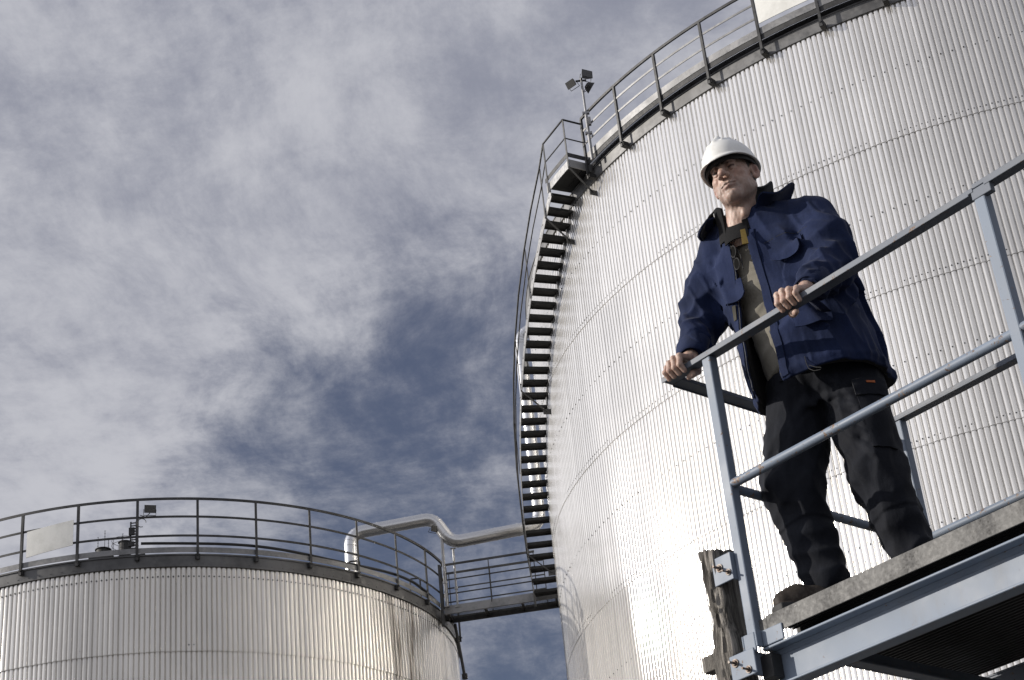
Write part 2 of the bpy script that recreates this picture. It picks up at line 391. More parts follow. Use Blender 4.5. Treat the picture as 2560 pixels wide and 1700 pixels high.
mb = MB()
# open grating of the walkway that overhangs the big tank's rim
wk = empty('rim_walkway', (C1[0], C1[1], ZT1)); tag(wk, 'dark open grating walkway overhanging the rim of the huge right tank', 'walkway')
A0, A1 = R_(-153), R_(-70)
for r_ in (10.75, 11.02, 11.19): mb.arc(C1, r_-.006, r_+.006, ZT1+.29, ZT1+.40, A0, A1, 90)
local(mb.build('walkway_beam', M['dark'], wk), wk)
mb = MB(); nb_ = 620
for i in range(nb_):
    a = A0+(A1-A0)*i/nb_; mb.bar(pol(C1, 10.76, a, ZT1+.36), pol(C1, 11.18, a, ZT1+.36), .006, .010)
for r_ in [10.8+.055*j for j in range(8)]: mb.arc(C1, r_-.003, r_+.003, ZT1+.352, ZT1+.366, A0, A1, 90)
local(mb.build('grating', M['dark'], wk), wk)

# white boards tied to the railings
def board(name, c, r, az0, az1, zb0, zb1, zt0, zt1_, label, strips=True):
    mb = MB(); n = 8; vs = []
    for i in range(n+1):
        tt = i/n; a = R_(az0+(az1-az0)*tt)
        for r_ in (r, r+.012):
            vs += [pol(c, r_, a, zb0+(zb1-zb0)*tt), pol(c, r_, a, zt0+(zt1_-zt0)*tt)]
    fs = []
    for i in range(n):
        k = i*4; fs += [(k, k+4, k+5, k+1), (k+2, k+3, k+7, k+6), (k, k+2, k+6, k+4), (k+1, k+5, k+7, k+3)]
    fs += [(0, 1, 3, 2), (n*4, n*4+2, n*4+3, n*4+1)]
    mb.add(vs, fs); o = mb.build(name, M['sign']); o.data.transform(Matrix.Translation(-vs[0])); o.location = vs[0]
    tag(o, label, 'sign board', 'blank white boards on the tank railings')
    return o
board('sign_board', C2, 6.69, -102.2, -93.9, ZT2+.45, ZT2+.56, ZT2+1.00, ZT2+1.10, 'blank white board tied to the railing of the smaller left tank')
board('sign_board', C1, 11.25, -124.2, -117.5, ZT1+.60, ZT1+.60, ZT1+1.35, ZT1+1.35, 'blank white board on the railing of the huge right tank, cut by the top edge')

# ------------------------------------------------------------------ spiral stair on the big tank
A_0, DA, Z_0, DZ, RI, RO, NT_ = -2.6824, -.0179, 19.655, .1956, 11.046, 11.592, 32
st = empty('spiral_staircase', (C1[0], C1[1], 13)); tag(st, 'steel spiral staircase with dark treads climbing the left side of the huge tank', 'staircase')
SL = lambda mb, nm, m, **k: local(mb.build(nm, m, st, **k), st)
for i in range(NT_):
    a = A_0+DA*i; z = Z_0-DZ*i; mb = MB()
    da_ = .0105
    mb.arc(C1, RI, RO-.01, z-.035, z, a-da_, a+da_, 2)
    if i % 1 == 0:
        mb.arc(C1, RI, RO-.01, z-.06, z-.035, a+da_-.0015, a+da_, 1); mb.arc(C1, RI, RO-.01, z-.06, z-.035, a-da_, a-da_+.0015, 1)
    SL(mb, 'tread', M['dark'])
def hel(off): return lambda t_: Z_0+DZ*.5-DZ*(NT_)*t_+off
for r_, nm in ((RO, 'outer_stringer'), (RI-.012, 'inner_stringer')):
    mb = MB(); mb.arc(C1, r_-.006, r_+.006, hel(-.19), hel(.03), A_0-DA*.5, A_0+DA*(NT_-.5), 80)
    if nm[0] == 'o':
        for i in range(NT_):
            p = pol(C1, r_+.006, A_0+DA*i, Z_0-DZ*i-.05); o_ = (p-Vector((C1[0], C1[1], p.z))).normalized(); mb.bar(p, p+o_*.012, .02, .02)
    SL(mb, nm, M['string'] if nm[0] == 'o' else M['rail'])
# landing at the top
LZ = ZT1+.34; la0, la1 = R_(-149.0), R_(-153.9)
mb = MB(); mb.arc(C1, RI-.02, RO-.02, LZ-.035, LZ, la0, la1, 10); SL(mb, 'landing_plate', M['dark'])
mb = MB(); mb.arc(C1, RO-.01, RO+.002, LZ-.15, LZ+.03, la0, la1, 10)
mb.arc(C1, RI, RO+.002, LZ-.16, LZ+.02, la0+.0015, la0, 1); SL(mb, 'landing_fascia', M['string'])
# outer handrail, mid rail and posts with their struts back to the tank
hz = .98
def rail_z(i, h): return Z_0-DZ*i+h
idx = [1, 7, 14, 20.5, 27, 31.5]
for h, nm, s_ in ((hz, 'handrail', .032), (.52, 'middle_rail', .022)):
    mb = MB(); top = [pol(C1, RO+.03, la0, LZ+h+.02), pol(C1, RO+.03, la1+.01, LZ+h+.02)]
    pts = [pol(C1, 11.215, la0, LZ+h+.02)]+top+[pol(C1, RO+.045, A_0+DA*i, rail_z(i, h)) for i in (1, 4, 7, 10.5, 14, 17, 20.5, 24, 27, 29.5, 31.5)]
    for p, q in zip(pts[:-1], pts[1:]): mb.tube([p, q], s_*.62, 8)
    SL(mb, nm, M['rail'], smooth=40)
mb = MB(); mb.bar(pol(C1, 11.2, la0, LZ+.14), pol(C1, RO+.02, la0, LZ+.14), .008, .10); mb.arc(C1, RO+.012, RO+.02, LZ+.09, LZ+.19, la0, la1, 4); SL(mb, 'toe_board', M['rail'])
for a, zt_, zb_ in [(la0, LZ+hz, LZ-.16), (la1+.01, LZ+hz, LZ-.2)]+[(A_0+DA*i, rail_z(i, hz), rail_z(i, -.2)) for i in idx]:
    mb = MB(); o_ = Vector((math.cos(a), math.sin(a), 0)); mb.bar(pol(C1, RO+.030, a, zb_), pol(C1, RO+.030, a, zt_), .045, .012, o_); SL(mb, 'post', M['rail'])
for a, zb_ in [(la0, LZ-.16), (A_0+DA*1, rail_z(1, -.2)), (A_0+DA*14, rail_z(14, -.2)), (A_0+DA*27, rail_z(27, -.2))]:
    mb = MB(); o_ = Vector((math.cos(a), math.sin(a), 0)); q = pol(C1, RAD1+.10, a, zb_-.50)
    mb.bar(pol(C1, RO+.03, a, zb_), q, .045, .012); mb.bar(q-Vector((0, 0, .0))+o_*.08, q-o_*.09, .012, .12); SL(mb, 'strut', M['rail'])

# ------------------------------------------------------------------ floodlights
def floodlight(root, loc, d, s=.2, name='floodlight'):
    d = Vector(d).normalized(); q = d.to_track_quat('Y', 'Z').to_matrix().to_4x4(); q.translation = Vector(loc)
    mb = MB()
    prof = [(-.5*s, .28*s), (-.25*s, .42*s), (.3*s, .62*s), (.38*s, .66*s)]
    vs = []
    for y_, k in prof: vs += [q@Vector((sx*k*1.15, y_, sz*k*.8)) for sx, sz in ((-1, -1), (1, -1), (1, 1), (-1, 1))]
    fs = [(i*4+j, i*4+(j+1) % 4, i*4+4+(j+1) % 4, i*4+4+j) for i in range(3) for j in range(4)]+[(3, 2, 1, 0), (12, 13, 14, 15)]
    mb.add(vs, fs)
    for j in range(-2, 3): mb.bar(q@Vector((j*.12*s, -.48*s, -.25*s)), q@Vector((j*.12*s, -.48*s, .25*s)), .03*s, .14*s, q.to_3x3()@Vector((0, 1, 0)))
    h = mb.build(name, M['black'], root)
    mb = MB(); mb.add([q@Vector((sx*.68*s, .39*s, sz*.47*s)) for sx, sz in ((-1, -1), (1, -1), (1, 1), (-1, 1))]+[q@Vector((sx*.68*s, .37*s, sz*.47*s)) for sx, sz in ((-1, -1), (1, -1), (1, 1), (-1, 1))],
           [(0, 1, 2, 3), (7, 6, 5, 4)]+[(j, (j+1) % 4, 4+(j+1) % 4, 4+j) for j in range(4)])
    g = mb.build('lamp_glass', M['glass'], h)
    mb = MB(); mb.tube([q@Vector((-.8*s, 0, 0)), q@Vector((-.8*s, -.3*s, -.75*s)), q@Vector((.8*s, -.3*s, -.75*s)), q@Vector((.8*s, 0, 0))], .05*s, 6); mb.build('bracket', M['black'], h)
    return h
mz = R_(-147.2); mroot = empty('floodlight_mast', tuple(pol(C1, 11.28, mz, ZT1+.3)))
tag(mroot, 'thin mast carrying three black floodlights where the stairs meet the tank rim', 'floodlight mast')
mb = MB(); H_ = 1.93; mb.tube([(0, 0, -.1), (0, 0, 1.1)], .032, 10); mb.tube([(0, 0, 1.1), (0, 0, H_)], .024, 10)
for z_ in (.55, 1.05): mb.bar((-.07, 0, z_), (.07, 0, z_), .06, .05)
mb.bar((.05, -.04, .72), (.05, -.04, .9), .07, .05, (1, 0, 0)); mb.build('pole', M['string'], mroot, 40)
mb = MB(); mb.bar((-.12, 0, H_-.06), (.10, 0, H_-.06), .03, .03); mb.bar((0, -.08, H_-.06), (0, .08, H_), .03, .03); mb.build('cross_arm', M['black'], mroot)
floodlight(mroot, (-.20, -.02, H_-.13), (-.55, -.6, -.5), .145); floodlight(mroot, (.11, .04, H_+.10), (.5, -.9, -.1), .16); floodlight(mroot, (.14, .02, H_-.22), (.8, .3, -.5), .145)

# floodlight and terminal box on the small tank's railing
pa = R_(-83); p = pol(C2, 6.69, pa, ZT2+1.05)
fl = empty('floodlight', tuple(p+Vector((.24, 0, .12)))); tag(fl, 'small black floodlight clamped to the railing of the smaller left tank', 'floodlight')
floodlight(fl, (0, 0, 0), (.3, -.9, -.25), .15, 'lamp_housing')
mb = MB(); mb.tube([(-.20, 0, -.1), (-.08, -.02, -.16), (0, 0, -.08)], .008, 6)
mb.tube([(-.16+.09*math.cos(k*.5), -.02, -.28+.09*math.sin(k*.5)) for k in range(11)], .008, 6); mb.build('cable_loop', M['black'], fl)
tb = empty('cable_tray', tuple(pol(C2, 6.60, R_(-83.8), ZT2+.32))); tag(tb, 'short upright cable tray with terminal boxes fixed beside a railing post', 'cable tray')
mb = MB(); mb.bar((-.055, 0, 0), (-.055, 0, .66), .008, .03); mb.bar((.055, 0, 0), (.055, 0, .66), .008, .03)
for k in range(11): mb.bar((-.055, 0, .03+k*.06), (.055, 0, .03+k*.06), .02, .018)
mb.build('ladder_tray', M['rail'], tb)
for z_, hh in ((.36, .16), (.12, .10)):
    mb = MB(); mb.box((-.085, -.05, z_), (.03, .0, z_+hh)); mb.build('terminal_box', M['dark'], tb, bevel=.006)
# black cable along the rail
mb = MB(); pts = []
for k in range(70):
    tt = k/69; az = R_(-82.5+tt*66); zz_ = ZT2+.50-.06*math.sin(tt*PI)-.02*math.sin(tt*14)+.05*math.sin(tt*PI*3)*.4-(.10*max(0, tt-.85)/.15)
    pts.append(pol(C2, 6.60, az, zz_))
mb.tube(pts, .030, 8); cb_ = mb.build('cable', M['black'], None, 40); tag(cb_, 'thick black cable strung along inside the railing of the smaller left tank', 'cable')

# ------------------------------------------------------------------ insulated pipe between the tanks
def path_fillet(pts, rad, n=7):
    pts = [Vector(p) for p in pts]; out_ = [pts[0]]; corners = []
    for i in range(1, len(pts)-1):
        a, b_, c_ = pts[i-1], pts[i], pts[i+1]; d0 = (a-b_).normalized(); d1 = (c_-b_).normalized()
        th_ = d0.angle(d1); L2 = min(rad/math.tan(th_/2), (a-b_).length*.49, (c_-b_).length*.49)
        arc_ = []
        for k in range(n+1):
            t_ = k/n; arc_.append((1-t_)**2*(b_+d0*L2)+2*t_*(1-t_)*b_+t_*t_*(b_+d1*L2))
        out_ += arc_; corners.append(arc_)
    out_.append(pts[-1]); return out_, corners
pp = [(-4.06, 35.815, 13.6), (-4.05, 35.818, 15.467), (-2.187, 36.068, 15.739), (-1.829, 36.115, 15.125), (.19, 36.385, 15.43), (.19, 36.385, 20.35), (1.0, 36.25, 20.75)]
pipe = empty('insulated_pipe', pp[0]); tag(pipe, 'shiny silver insulated pipe rising from the smaller tank and bending over to the huge tank', 'pipe')
full, cor = path_fillet(pp, .36, 10); RP = .145
mb = MB(); mb.tube(full, RP, 24); local(mb.build('pipe_jacket', M['pipe'], pipe, 50), pipe)
def ringat(p, d, r_=RP+.006, w_=.02):
    mb = MB(); d = Vector(d).normalized(); mb.tube([Vector(p)-d*w_/2, Vector(p)+d*w_/2], r_, 24); local(mb.build('jacket_band', M['pipe'], pipe, 50), pipe)
for arc_ in cor:
    for k in range(0, len(arc_)-1, 2): ringat(arc_[k], arc_[k+1]-arc_[k], RP+.009, .014)
for a, b_, nseg in ((1, 2, 3), (3, 4, 4), (4, 5, 6)):
    A_, B_ = Vector(pp[a]), Vector(pp[b_])
    for k in range(1, nseg): ringat(A_.lerp(B_, k/nseg), B_-A_, RP+.010, .018)
# support posts by the footbridge
def pole(x, y, z0, z1, r_, label, arm=None):
    mb = MB(); mb.tube([(0, 0, 0), (0, 0, z1-z0)], r_, 10)
    mb.bar((-.06, 0, z1-z0), (.06, 0, z1-z0), .06, .012); mb.bar((-.05, 0, 0), (.05, 0, 0), .1, .012)
    mb.tube([(0, 0, (z1-z0)*.3), (0, 0, (z1-z0)*.3+.05)], r_*1.5, 10)
    o = mb.build('pipe_support', M['string'], None, 40); o.location = (x, y, z0); tag(o, label, 'pole', 'poles holding up the silver pipe'); return o
pole(-2.03, 36.05, 13.6, 15.42, .035, 'thicker pale pole under the bend of the silver pipe, carrying a floodlight')
pole(-1.80, 36.13, 13.6, 14.99, .025, 'thin grey pole just right of the thicker pole under the silver pipe')
fl2 = empty('floodlight', (-2.18, 35.98, 15.45)); tag(fl2, 'small floodlight hanging under the bend of the silver pipe', 'floodlight'); floodlight(fl2, (0, 0, 0), (.6, -.7, -.5), .13, 'lamp_housing')
# small hoop handles at the end of the small tank's walkway
for az, hgt, lab in ((-40.6, .42, 'small bent tube handle on the roof edge below the pipe inlet'), (-21.5, .62, 'taller dark hoop beside the start of the footbridge')):
    mb = MB(); p = pol(C2, 6.45, R_(az), ZT2+.2); pts, _c = path_fillet([(0, 0, 0), (0, 0, hgt), (-.22, -.02, hgt), (-.22, -.02, hgt*.5)], .05, 5)
    mb.tube(pts, .018, 8); o = mb.build('hoop_handle', M['rail'], None, 40); o.location = p; tag(o, lab, 'handle')

# ------------------------------------------------------------------ footbridge
fb = empty('footbridge', (-1.9, 36.3, 13.45)); tag(fb, 'narrow steel footbridge with twin railings joining the smaller tank to the staircase', 'footbridge')
FL = lambda mb, nm, m, **k: local(mb.build(nm, m, fb, **k), fb)
def bl(tt, far, z):   # point on the bridge's near or far edge
    a = Vector((-2.10, 36.15, z)).lerp(Vector((.42, 35.83, z)), tt); b_ = Vector((-2.02, 36.66, z)).lerp(Vector((.42, 36.38, z)), tt)
    return b_ if far else a
for far, zb_, zt_ in ((0, 13.47, 13.66), (1, 13.45, 13.60)):
    mb = MB(); mb.bar(bl(0, far, (zb_+zt_)/2), bl(1, far, (zb_+zt_)/2), .012, zt_-zb_); mb.bar(bl(0, far, zb_), bl(1, far, zb_), .06, .010)
    FL(mb, 'kick_plate' if not far else 'deck_beam', M['toe'] if not far else M['dark'])
mb = MB()
for k in range(76): mb.bar(bl(k/75, 0, 13.56), bl(k/75, 1, 13.56), .005, .010)
for j in range(11):
    s_ = Vector(bl(0, 0, 13.56)).lerp(bl(0, 1, 13.56), j/10); e_ = Vector(bl(1, 0, 13.56)).lerp(bl(1, 1, 13.56), j/10); mb.bar(s_, e_, .005, .010)
FL(mb, 'grating', M['dark'])
for t_ in (.02, .35, .68, .98):
    mb = MB(); mb.bar(bl(t_, 0, 13.52), bl(t_, 1, 13.52), .05, .06); FL(mb, 'cross_member', M['dark'])
for far in (0, 1):
    for h, nm, wd in ((14.62, 'handrail', .045), (14.26, 'middle_rail', .03), (13.93, 'middle_rail', .03)):
        mb = MB(); mb.bar(bl(.0, far, h), bl(.83 if not far else .9, far, h), .03 if nm[0] == 'h' else .008, wd); FL(mb, nm, M['rail'])
    for t_ in ((.0, .42, .82) if not far else (.02, .40, .9)):
        mb = MB(); mb.bar(bl(t_, far, 13.6), bl(t_, far, 14.6), .045, .02, (1, 0, 0)); FL(mb, 'post', M['rail'])
mb = MB(); mb.bar(bl(.0, 0, 13.2)+Vector((-.04, -.02, 0)), bl(.0, 0, 14.62)+Vector((-.04, -.02, 0)), .10, .06, (1, 0, 0)); FL(mb, 'corner_post', M['rail'])
dp = empty('drain_pipe', (-1.80, 36.75, 12.2)); tag(dp, 'dark capped drain tube hanging below the left end of the footbridge', 'drain tube')
mb = MB(); mb.tube([(0, 0, 0), (-.12, 0, 1.25)], .035, 10); mb.build('tube', M['rail'], dp, 40)
mb = MB(); mb.tube([(0, 0, -.03), (-.003, 0, .08)], .065, 10); mb.tube([(-.10, 0, .82), (-.105, 0, .92)], .05, 10); mb.build('cap', M['black'], dp, 40)

# ------------------------------------------------------------------ far plant seen over the small tank's rim
dq = empty('distant_plant', (-19.6, 75.0, 30.4)); tag(dq, 'dark roof plant with vents and thin aerials far behind the smaller tank', 'roof plant')
DL = lambda mb, nm, **k: mb.build(nm, M['distant'], dq, **k)
mb = MB(); mb.box((-1.45, 0, .1), (1.0, 2.2, 2.05)); mb.box((-1.2, .1, 1.95), (-.1, 1.6, 2.35)); DL(mb, 'plant_room')
for x_, z_, r_ in ((-.62, 2.7, .32), (.42, 2.95, .28)):
    mb = MB(); mb.tube([(x_, .5, 2.0), (x_, .5, z_)], r_, 20); mb.tube([(x_, .5, z_), (x_, .5, z_+.03)], r_*1.2, 20); DL(mb, 'vent')
mb = MB()
for r_, z_ in ((.62, 3.05), (.62, 2.8)):
    mb.tube([(.42+r_*math.cos(2*PI*k/24), .5+r_*math.sin(2*PI*k/24), z_) for k in range(25)], .012, 5)
for k in range(8): mb.tube([(.42+.62*math.cos(2*PI*k/8), .5+.62*math.sin(2*PI*k/8), 2.0), (.42+.62*math.cos(2*PI*k/8), .5+.62*math.sin(2*PI*k/8), 3.05)], .012, 5)
DL(mb, 'guard_rail')
for x_, z_ in ((-.82, 3.3), (-.32, 3.1), (-.5, 3.6), (.35, 3.35)):
    mb = MB(); mb.tube([(x_, .3, 2.0), (x_, .3, z_)], .014, 5)
    for k in range(4): mb.bar((x_-.04, .3, z_-.15*k), (x_+.04, .3, z_-.15*k), .012, .012)
    DL(mb, 'aerial')
mb = MB(); mb.bar((-1.8, -.05, 2.05), (1.5, -.05, 2.05), .05, .05); mb.bar((-1.8, -.05, 1.7), (1.5, -.05, 1.7), .04, .04)
for k in range(12): mb.bar((-1.8+k*.3, -.05, 1.3), (-1.8+k*.3, -.05, 2.05), .03, .03)
DL(mb, 'parapet_rail')
mb = MB(); mb.box((-6, 0, -32), (5, 9, .1)); DL(mb, 'building_block')

# ------------------------------------------------------------------ the man's platform (local frame: x along the rail, y across, z up)
TH = R_(-48.2757); PO = Vector((.68527, 5.43438, 1.88991))
def froot(name, label, cat, loc=(0, 0, 0), group=None):
    o = empty(name, PO+Matrix.Rotation(TH, 3, 'Z')@Vector(loc), TH); return tag(o, label, cat, group)
pf = froot('access_platform', 'blue grey painted steel access platform with worn handrails that the man stands on', 'platform')
E_, LP, WP, MH, RH = .219, 1.202, 1.038, .486, .99
XE = 3.0
HW = .052
def B(mb, nm, m, bev=.0025, **k): return mb.build(nm, m, pf, bevel=bev, **k)
# handrail: flat-topped section with a lip, near side in two lengths, end and far side
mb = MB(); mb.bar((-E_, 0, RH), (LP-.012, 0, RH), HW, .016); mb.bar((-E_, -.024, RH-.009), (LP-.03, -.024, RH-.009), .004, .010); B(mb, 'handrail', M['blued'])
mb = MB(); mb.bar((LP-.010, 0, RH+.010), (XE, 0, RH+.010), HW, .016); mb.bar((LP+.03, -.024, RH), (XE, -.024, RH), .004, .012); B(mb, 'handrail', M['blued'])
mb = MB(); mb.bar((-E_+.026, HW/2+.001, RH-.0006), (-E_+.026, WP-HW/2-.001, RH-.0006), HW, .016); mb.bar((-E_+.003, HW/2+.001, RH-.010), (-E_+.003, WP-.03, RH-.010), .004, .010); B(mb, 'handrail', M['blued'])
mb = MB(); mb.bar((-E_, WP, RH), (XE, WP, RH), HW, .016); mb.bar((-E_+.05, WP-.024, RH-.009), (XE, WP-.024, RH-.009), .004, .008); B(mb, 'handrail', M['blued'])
for pts in ([(0, -.004, MH), (LP, -.004, MH)], [(LP+.0, -.004, MH+.004), (XE, -.004, MH+.004)], [(.0, 0.01, MH-.008), (0, WP, MH-.008)], [(0, WP, MH), (XE, WP, MH)]):
    mb = MB(); mb.tube([Vector(pts[0]), Vector(pts[1])], .0165, 16); B(mb, 'middle_rail', M['blue'], 0, smooth=40)
def anglepost(x, y, z0, z1):
    mb = MB(); mb.box((x-.019, y-.021, z0), (x+.021, y+.019, z1)); return B(mb, 'post', M['blue'], .005)
for x_, y_ in ((0, 0), (LP, 0), (LP*2, 0), (0, WP), (LP*2, WP)): anglepost(x_, y_, -.065, RH-.009)
mb = MB(); mb.box((LP-.022, -.024, RH-.035), (LP+.05, .0, RH+.001)); B(mb, 'rail_joint', M['blued'])
# deck: galvanised edge angle, planks, beams
mb = MB(); mb.box((.055, -.0, -.066), (XE, .006, 0)); mb.box((.055, .006, -.006), (XE, .05, -.0005)); B(mb, 'edge_angle', M['galv'], .0015)
mb = MB(); mb.box((.01, .002, -.056), (.0535, .008, -.004)); B(mb, 'edge_angle', M['galv'], .0015)
mb = MB(); mb.box((.055, WP-.006, -.066), (XE, WP, .03)); B(mb, 'edge_angle', M['galv'], .0015)
for k in range(8):
    y0 = .02+k*.125; mb = MB()
    mb.box((.06, y0, -.04), (XE-.02, y0+.004, -.008)); mb.box((.06, y0+.118, -.04), (XE-.02, y0+.122, -.008)); mb.box((.06, y0, -.012), (XE-.02, y0+.122, -.008))
    for j in range(5): mb.box((.06, y0+.016+j*.02, -.030), (XE-.02, y0+.022+j*.02, -.012))
    B(mb, 'deck_plank', M['dark'], 0)
def channel(y, zt_, zb_, x0, x1, fl_, m, face=-1, nm='beam'):
    mb = MB(); tw = .007; tf = .009
    mb.box((x0, y-tw/2, zb_+tf), (x1, y+tw/2, zt_-tf))
    ya, yb = (y-fl_, y+tw/2) if face < 0 else (y-tw/2, y+fl_)
    mb.box((x0, ya, zt_-tf), (x1, yb, zt_)); mb.box((x0, ya, zb_), (x1, yb, zb_+tf))
    # rolled fillets between web and flanges
    for zf, sgn in ((zt_-tf, -1), (zb_+tf, 1)):
        pr = [(face*tw/2, 0)]+[(face*(tw/2+.016*(1-math.sin(a_))), sgn*.016*(1-math.cos(a_))) for a_ in (0, .4, .8, 1.2, PI/2)]
        pr = [(face*tw/2, 0), (face*(tw/2+.016), 0), (face*(tw/2+.006), sgn*.006), (face*tw/2, sgn*.016)]
        vs = [(xx, y+a_, zf+b_) for xx in (x0, x1) for a_, b_ in pr]; mb.add(vs, [(0, 1, 2, 3), (7, 6, 5, 4)]+[(j, (j+1) % 4, 4+(j+1) % 4, 4+j) for j in range(4)])
    return mb.build(nm, m, pf, 35, bevel=.003)
channel(.055, -.100, -.238, .022, XE, .060, M['blue'])
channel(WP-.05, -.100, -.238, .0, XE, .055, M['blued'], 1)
for k, x_ in enumerate((.62, 1.5, 2.4)):
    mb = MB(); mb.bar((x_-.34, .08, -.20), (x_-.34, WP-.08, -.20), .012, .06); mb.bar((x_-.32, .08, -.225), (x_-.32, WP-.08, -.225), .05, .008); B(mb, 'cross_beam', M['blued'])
mb = MB(); mb.box((.06, .10, -.10), (XE-.02, WP-.1, -.094)); 
for k in range(36): mb.box((.06, .10+k*.0235, -.108), (XE-.02, .108+k*.0235, -.100))
B(mb, 'deck_underside', M['dark'], 0)
mb = MB(); mb.bar((-.12, WP+.10, -.42), (XE, WP+.10, -.42), .10, .012); mb.bar((-.12, WP+.14, -.36), (XE, WP+.14, -.36), .01, .12); B(mb, 'lower_beam', M['blued'])
for x_ in (.35, 2.3):
    mb = MB(); mb.bar((x_, WP+.05, -.42), (x_, WP-.04, -.24), .05, .012); B(mb, 'hanger_plate', M['blued'])
for x_, y_ in ((2.75, .055), (2.75, WP-.05)):
    mb = MB(); mb.box((x_-.05, y_-.05, G-PO.z), (x_+.05, y_+.05, -.24)); B(mb, 'leg', M['blue'])
# foot of the corner post: rounded clip, bent bracket plates and packing
mb = MB(); mb.box((-.030, -.030, -.115), (.020, -.022, -.045)); mb.box((-.038, -.030, -.115), (-.030, .035, -.045)); B(mb, 'post_clip', M['blue'], .004)
mb = MB(); mb.box((.022, -.032, -.098), (.030, .10, -.040)); mb.box((.030, -.006, -.098), (.12, .001, -.044)); B(mb, 'post_foot_plate', M['blue'], .003)
mb = MB(); mb.box((-.09, -.045, -.185), (.02, -.037, -.100)); mb.box((-.005, -.037, -.185), (.003, .03, -.105)); B(mb, 'bracket_plate', M['blue'], .003)
mb = MB(); mb.box((.0, .0, -.20), (.05, .05, -.12)); B(mb, 'bracket_block', M['dark'], .003)
mb = MB(); mb.box((-.105, -.040, .150), (-.018, -.033, .245)); mb.box((-.026, -.033, .150), (-.018, .02, .245)); B(mb, 'bracket_plate', M['blue'], .002)

def bolt(p, ax=(0, -1, 0), r_=.009, L_=.03, par=None):
    mb = MB(); p = Vector(p); ax = Vector(ax); mb.tube([p, p+ax*L_], r_*.5, 8); mb.tube([p, p+ax*.008], r_, 6); mb.tube([p-ax*.002, p+ax*.002], r_*1.6, 12)
    return mb.build('bolt', M['rust'], par or pf)
bolt((-.072, -.042, .205)); bolt((-.035, -.042, .178), r_=.007); bolt((-.065, -.047, -.128)); bolt((-.012, -.047, -.165), r_=.008)

# weathered timber: a split baulk bolted to the corner post
tm = froot('timber_post', 'weathered grey split timber bolted upright to the platform corner post', 'timber', (-.09, 0, 0))
mb = MB(); nz = 70; nr = 40; vs = []
for i in range(nz+1):
    tz = i/nz; z = -.245+tz*.535
    wx = .088+.010*math.sin(tz*5+1)+.004*math.sin(tz*23); wy = .055+.004*math.sin(tz*9)
    knot = math.exp(-((tz-.55)/.07)**2)
    for j in range(nr):
        a = 2*PI*j/nr; ca, sa = math.cos(a), math.sin(a); e = 5
        k = (abs(ca)**e+abs(sa)**e)**(-1/e)
        X = k*ca*wx*.5; Y = k*sa*wy
        # split, wavy left face: long grooves down the grain
        gr = .0035*math.sin(a*23+3*math.sin(tz*6)+knot*4)+.003*math.sin(a*37+5*math.sin(tz*4)+1)+.003*math.sin(a*11+tz*14)
        left = max(0, -ca)
        X += gr*(1.0 if left > .2 else .35)*ca - .006*left*math.sin(tz*7.5+.4) - .016*knot*max(0, -sa)*max(0, ca+.4)
        Y += gr*sa*(1.2 if sa < 0 else .5)-.010*knot*max(0, -sa)*max(0, 1-abs(ca-.1)*2)*(-1)
        zz_ = z
        if i == 0: zz_ += .03*math.sin(a*3+1)+.028*math.sin(a*5)+.02*math.sin(a*9+2)
        if i == nz: zz_ += .006*math.sin(a*2)+.003*math.sin(a*7)-.004*(ca)
        vs.append((X-.035+.004*math.sin(tz*3.0), Y+.02, zz_))
fs = [(i*nr+j, i*nr+(j+1) % nr, (i+1)*nr+(j+1) % nr, (i+1)*nr+j) for i in range(nz) for j in range(nr)]
vs.append((-.035, .02, -.215)); vs.append((-.033, .02, .288)); c0 = len(vs)-2
fs += [(c0, (j+1) % nr, j) for j in range(nr)]+[(c0+1, nz*nr+j, nz*nr+(j+1) % nr) for j in range(nr)]
mb.add(vs, fs); mb.build('baulk', M['wood'], tm, 70)
rnd = random.Random(3)
for k in range(4):      # torn splinters at the foot
    mb = MB(); x_ = -.05+k*.03; mb.tube([(x_, -.02, -.18), (x_+.004, -.022, -.23-.02*rnd.random()), (x_+.006, -.024, -.27-.03*rnd.random())], [.014, .010, .001], 6); mb.build('splinter', M['wood'], tm, 60)
mb = MB(); mb.box((-.19, .03, -.085), (-.0, .075, -.03)); mb.build('timber_stub', M['wood'], tm, bevel=.003)
# ------------------------------------------------------------------ implicit surfaces -> meshes (for the man)
V3 = lambda *a: np.array(a, float)
def cone(P, a, b, ra, rb):
    a = np.asarray(a, float); b = np.asarray(b, float); ab = b-a
    t_ = np.clip(((P-a)@ab)/max(ab@ab, 1e-12), 0, 1)
    return np.linalg.norm(P-(a+t_[:, None]*ab), axis=1)-(ra+(rb-ra)*t_)
def chain(P, pts, rs, k=.01):
    d = None
    for i in range(len(pts)-1):
        e = cone(P, pts[i], pts[i+1], rs[i], rs[i+1]); d = e if d is None else smin(d, e, k)
    return d
def ell(P, c, r, M_=None):
    q = P-np.asarray(c, float)
    if M_ is not None: q = q@M_
    r = np.asarray(r, float); k0 = np.linalg.norm(q/r, axis=1); k1 = np.linalg.norm(q/(r*r), axis=1)
    return k0*(k0-1)/np.maximum(k1, 1e-9)
def smin(a, b, k):
    h = np.clip(.5+.5*(b-a)/k, 0, 1); return b*(1-h)+a*h-k*h*(1-h)
def smax(a, b, k): return -smin(-a, -b, k)
def cut(a, b, k=.004): return smax(a, -b, k)
_rs = np.random.RandomState(5)
_K = _rs.normal(size=(40, 3)); _PH = _rs.uniform(0, 2*PI, 40)
def wav(P, f, seed=0, n=5):
    """smooth noise in about -1..1 made of a few plane waves"""
    s_ = 0
    for i in range(n):
        k = _K[int(seed*7+i) % 40]; k = k/np.linalg.norm(k); s_ = s_+np.sin((P@k)*f*(1+.37*i)+_PH[int(seed*5+i) % 40])
    return s_/n*1.6
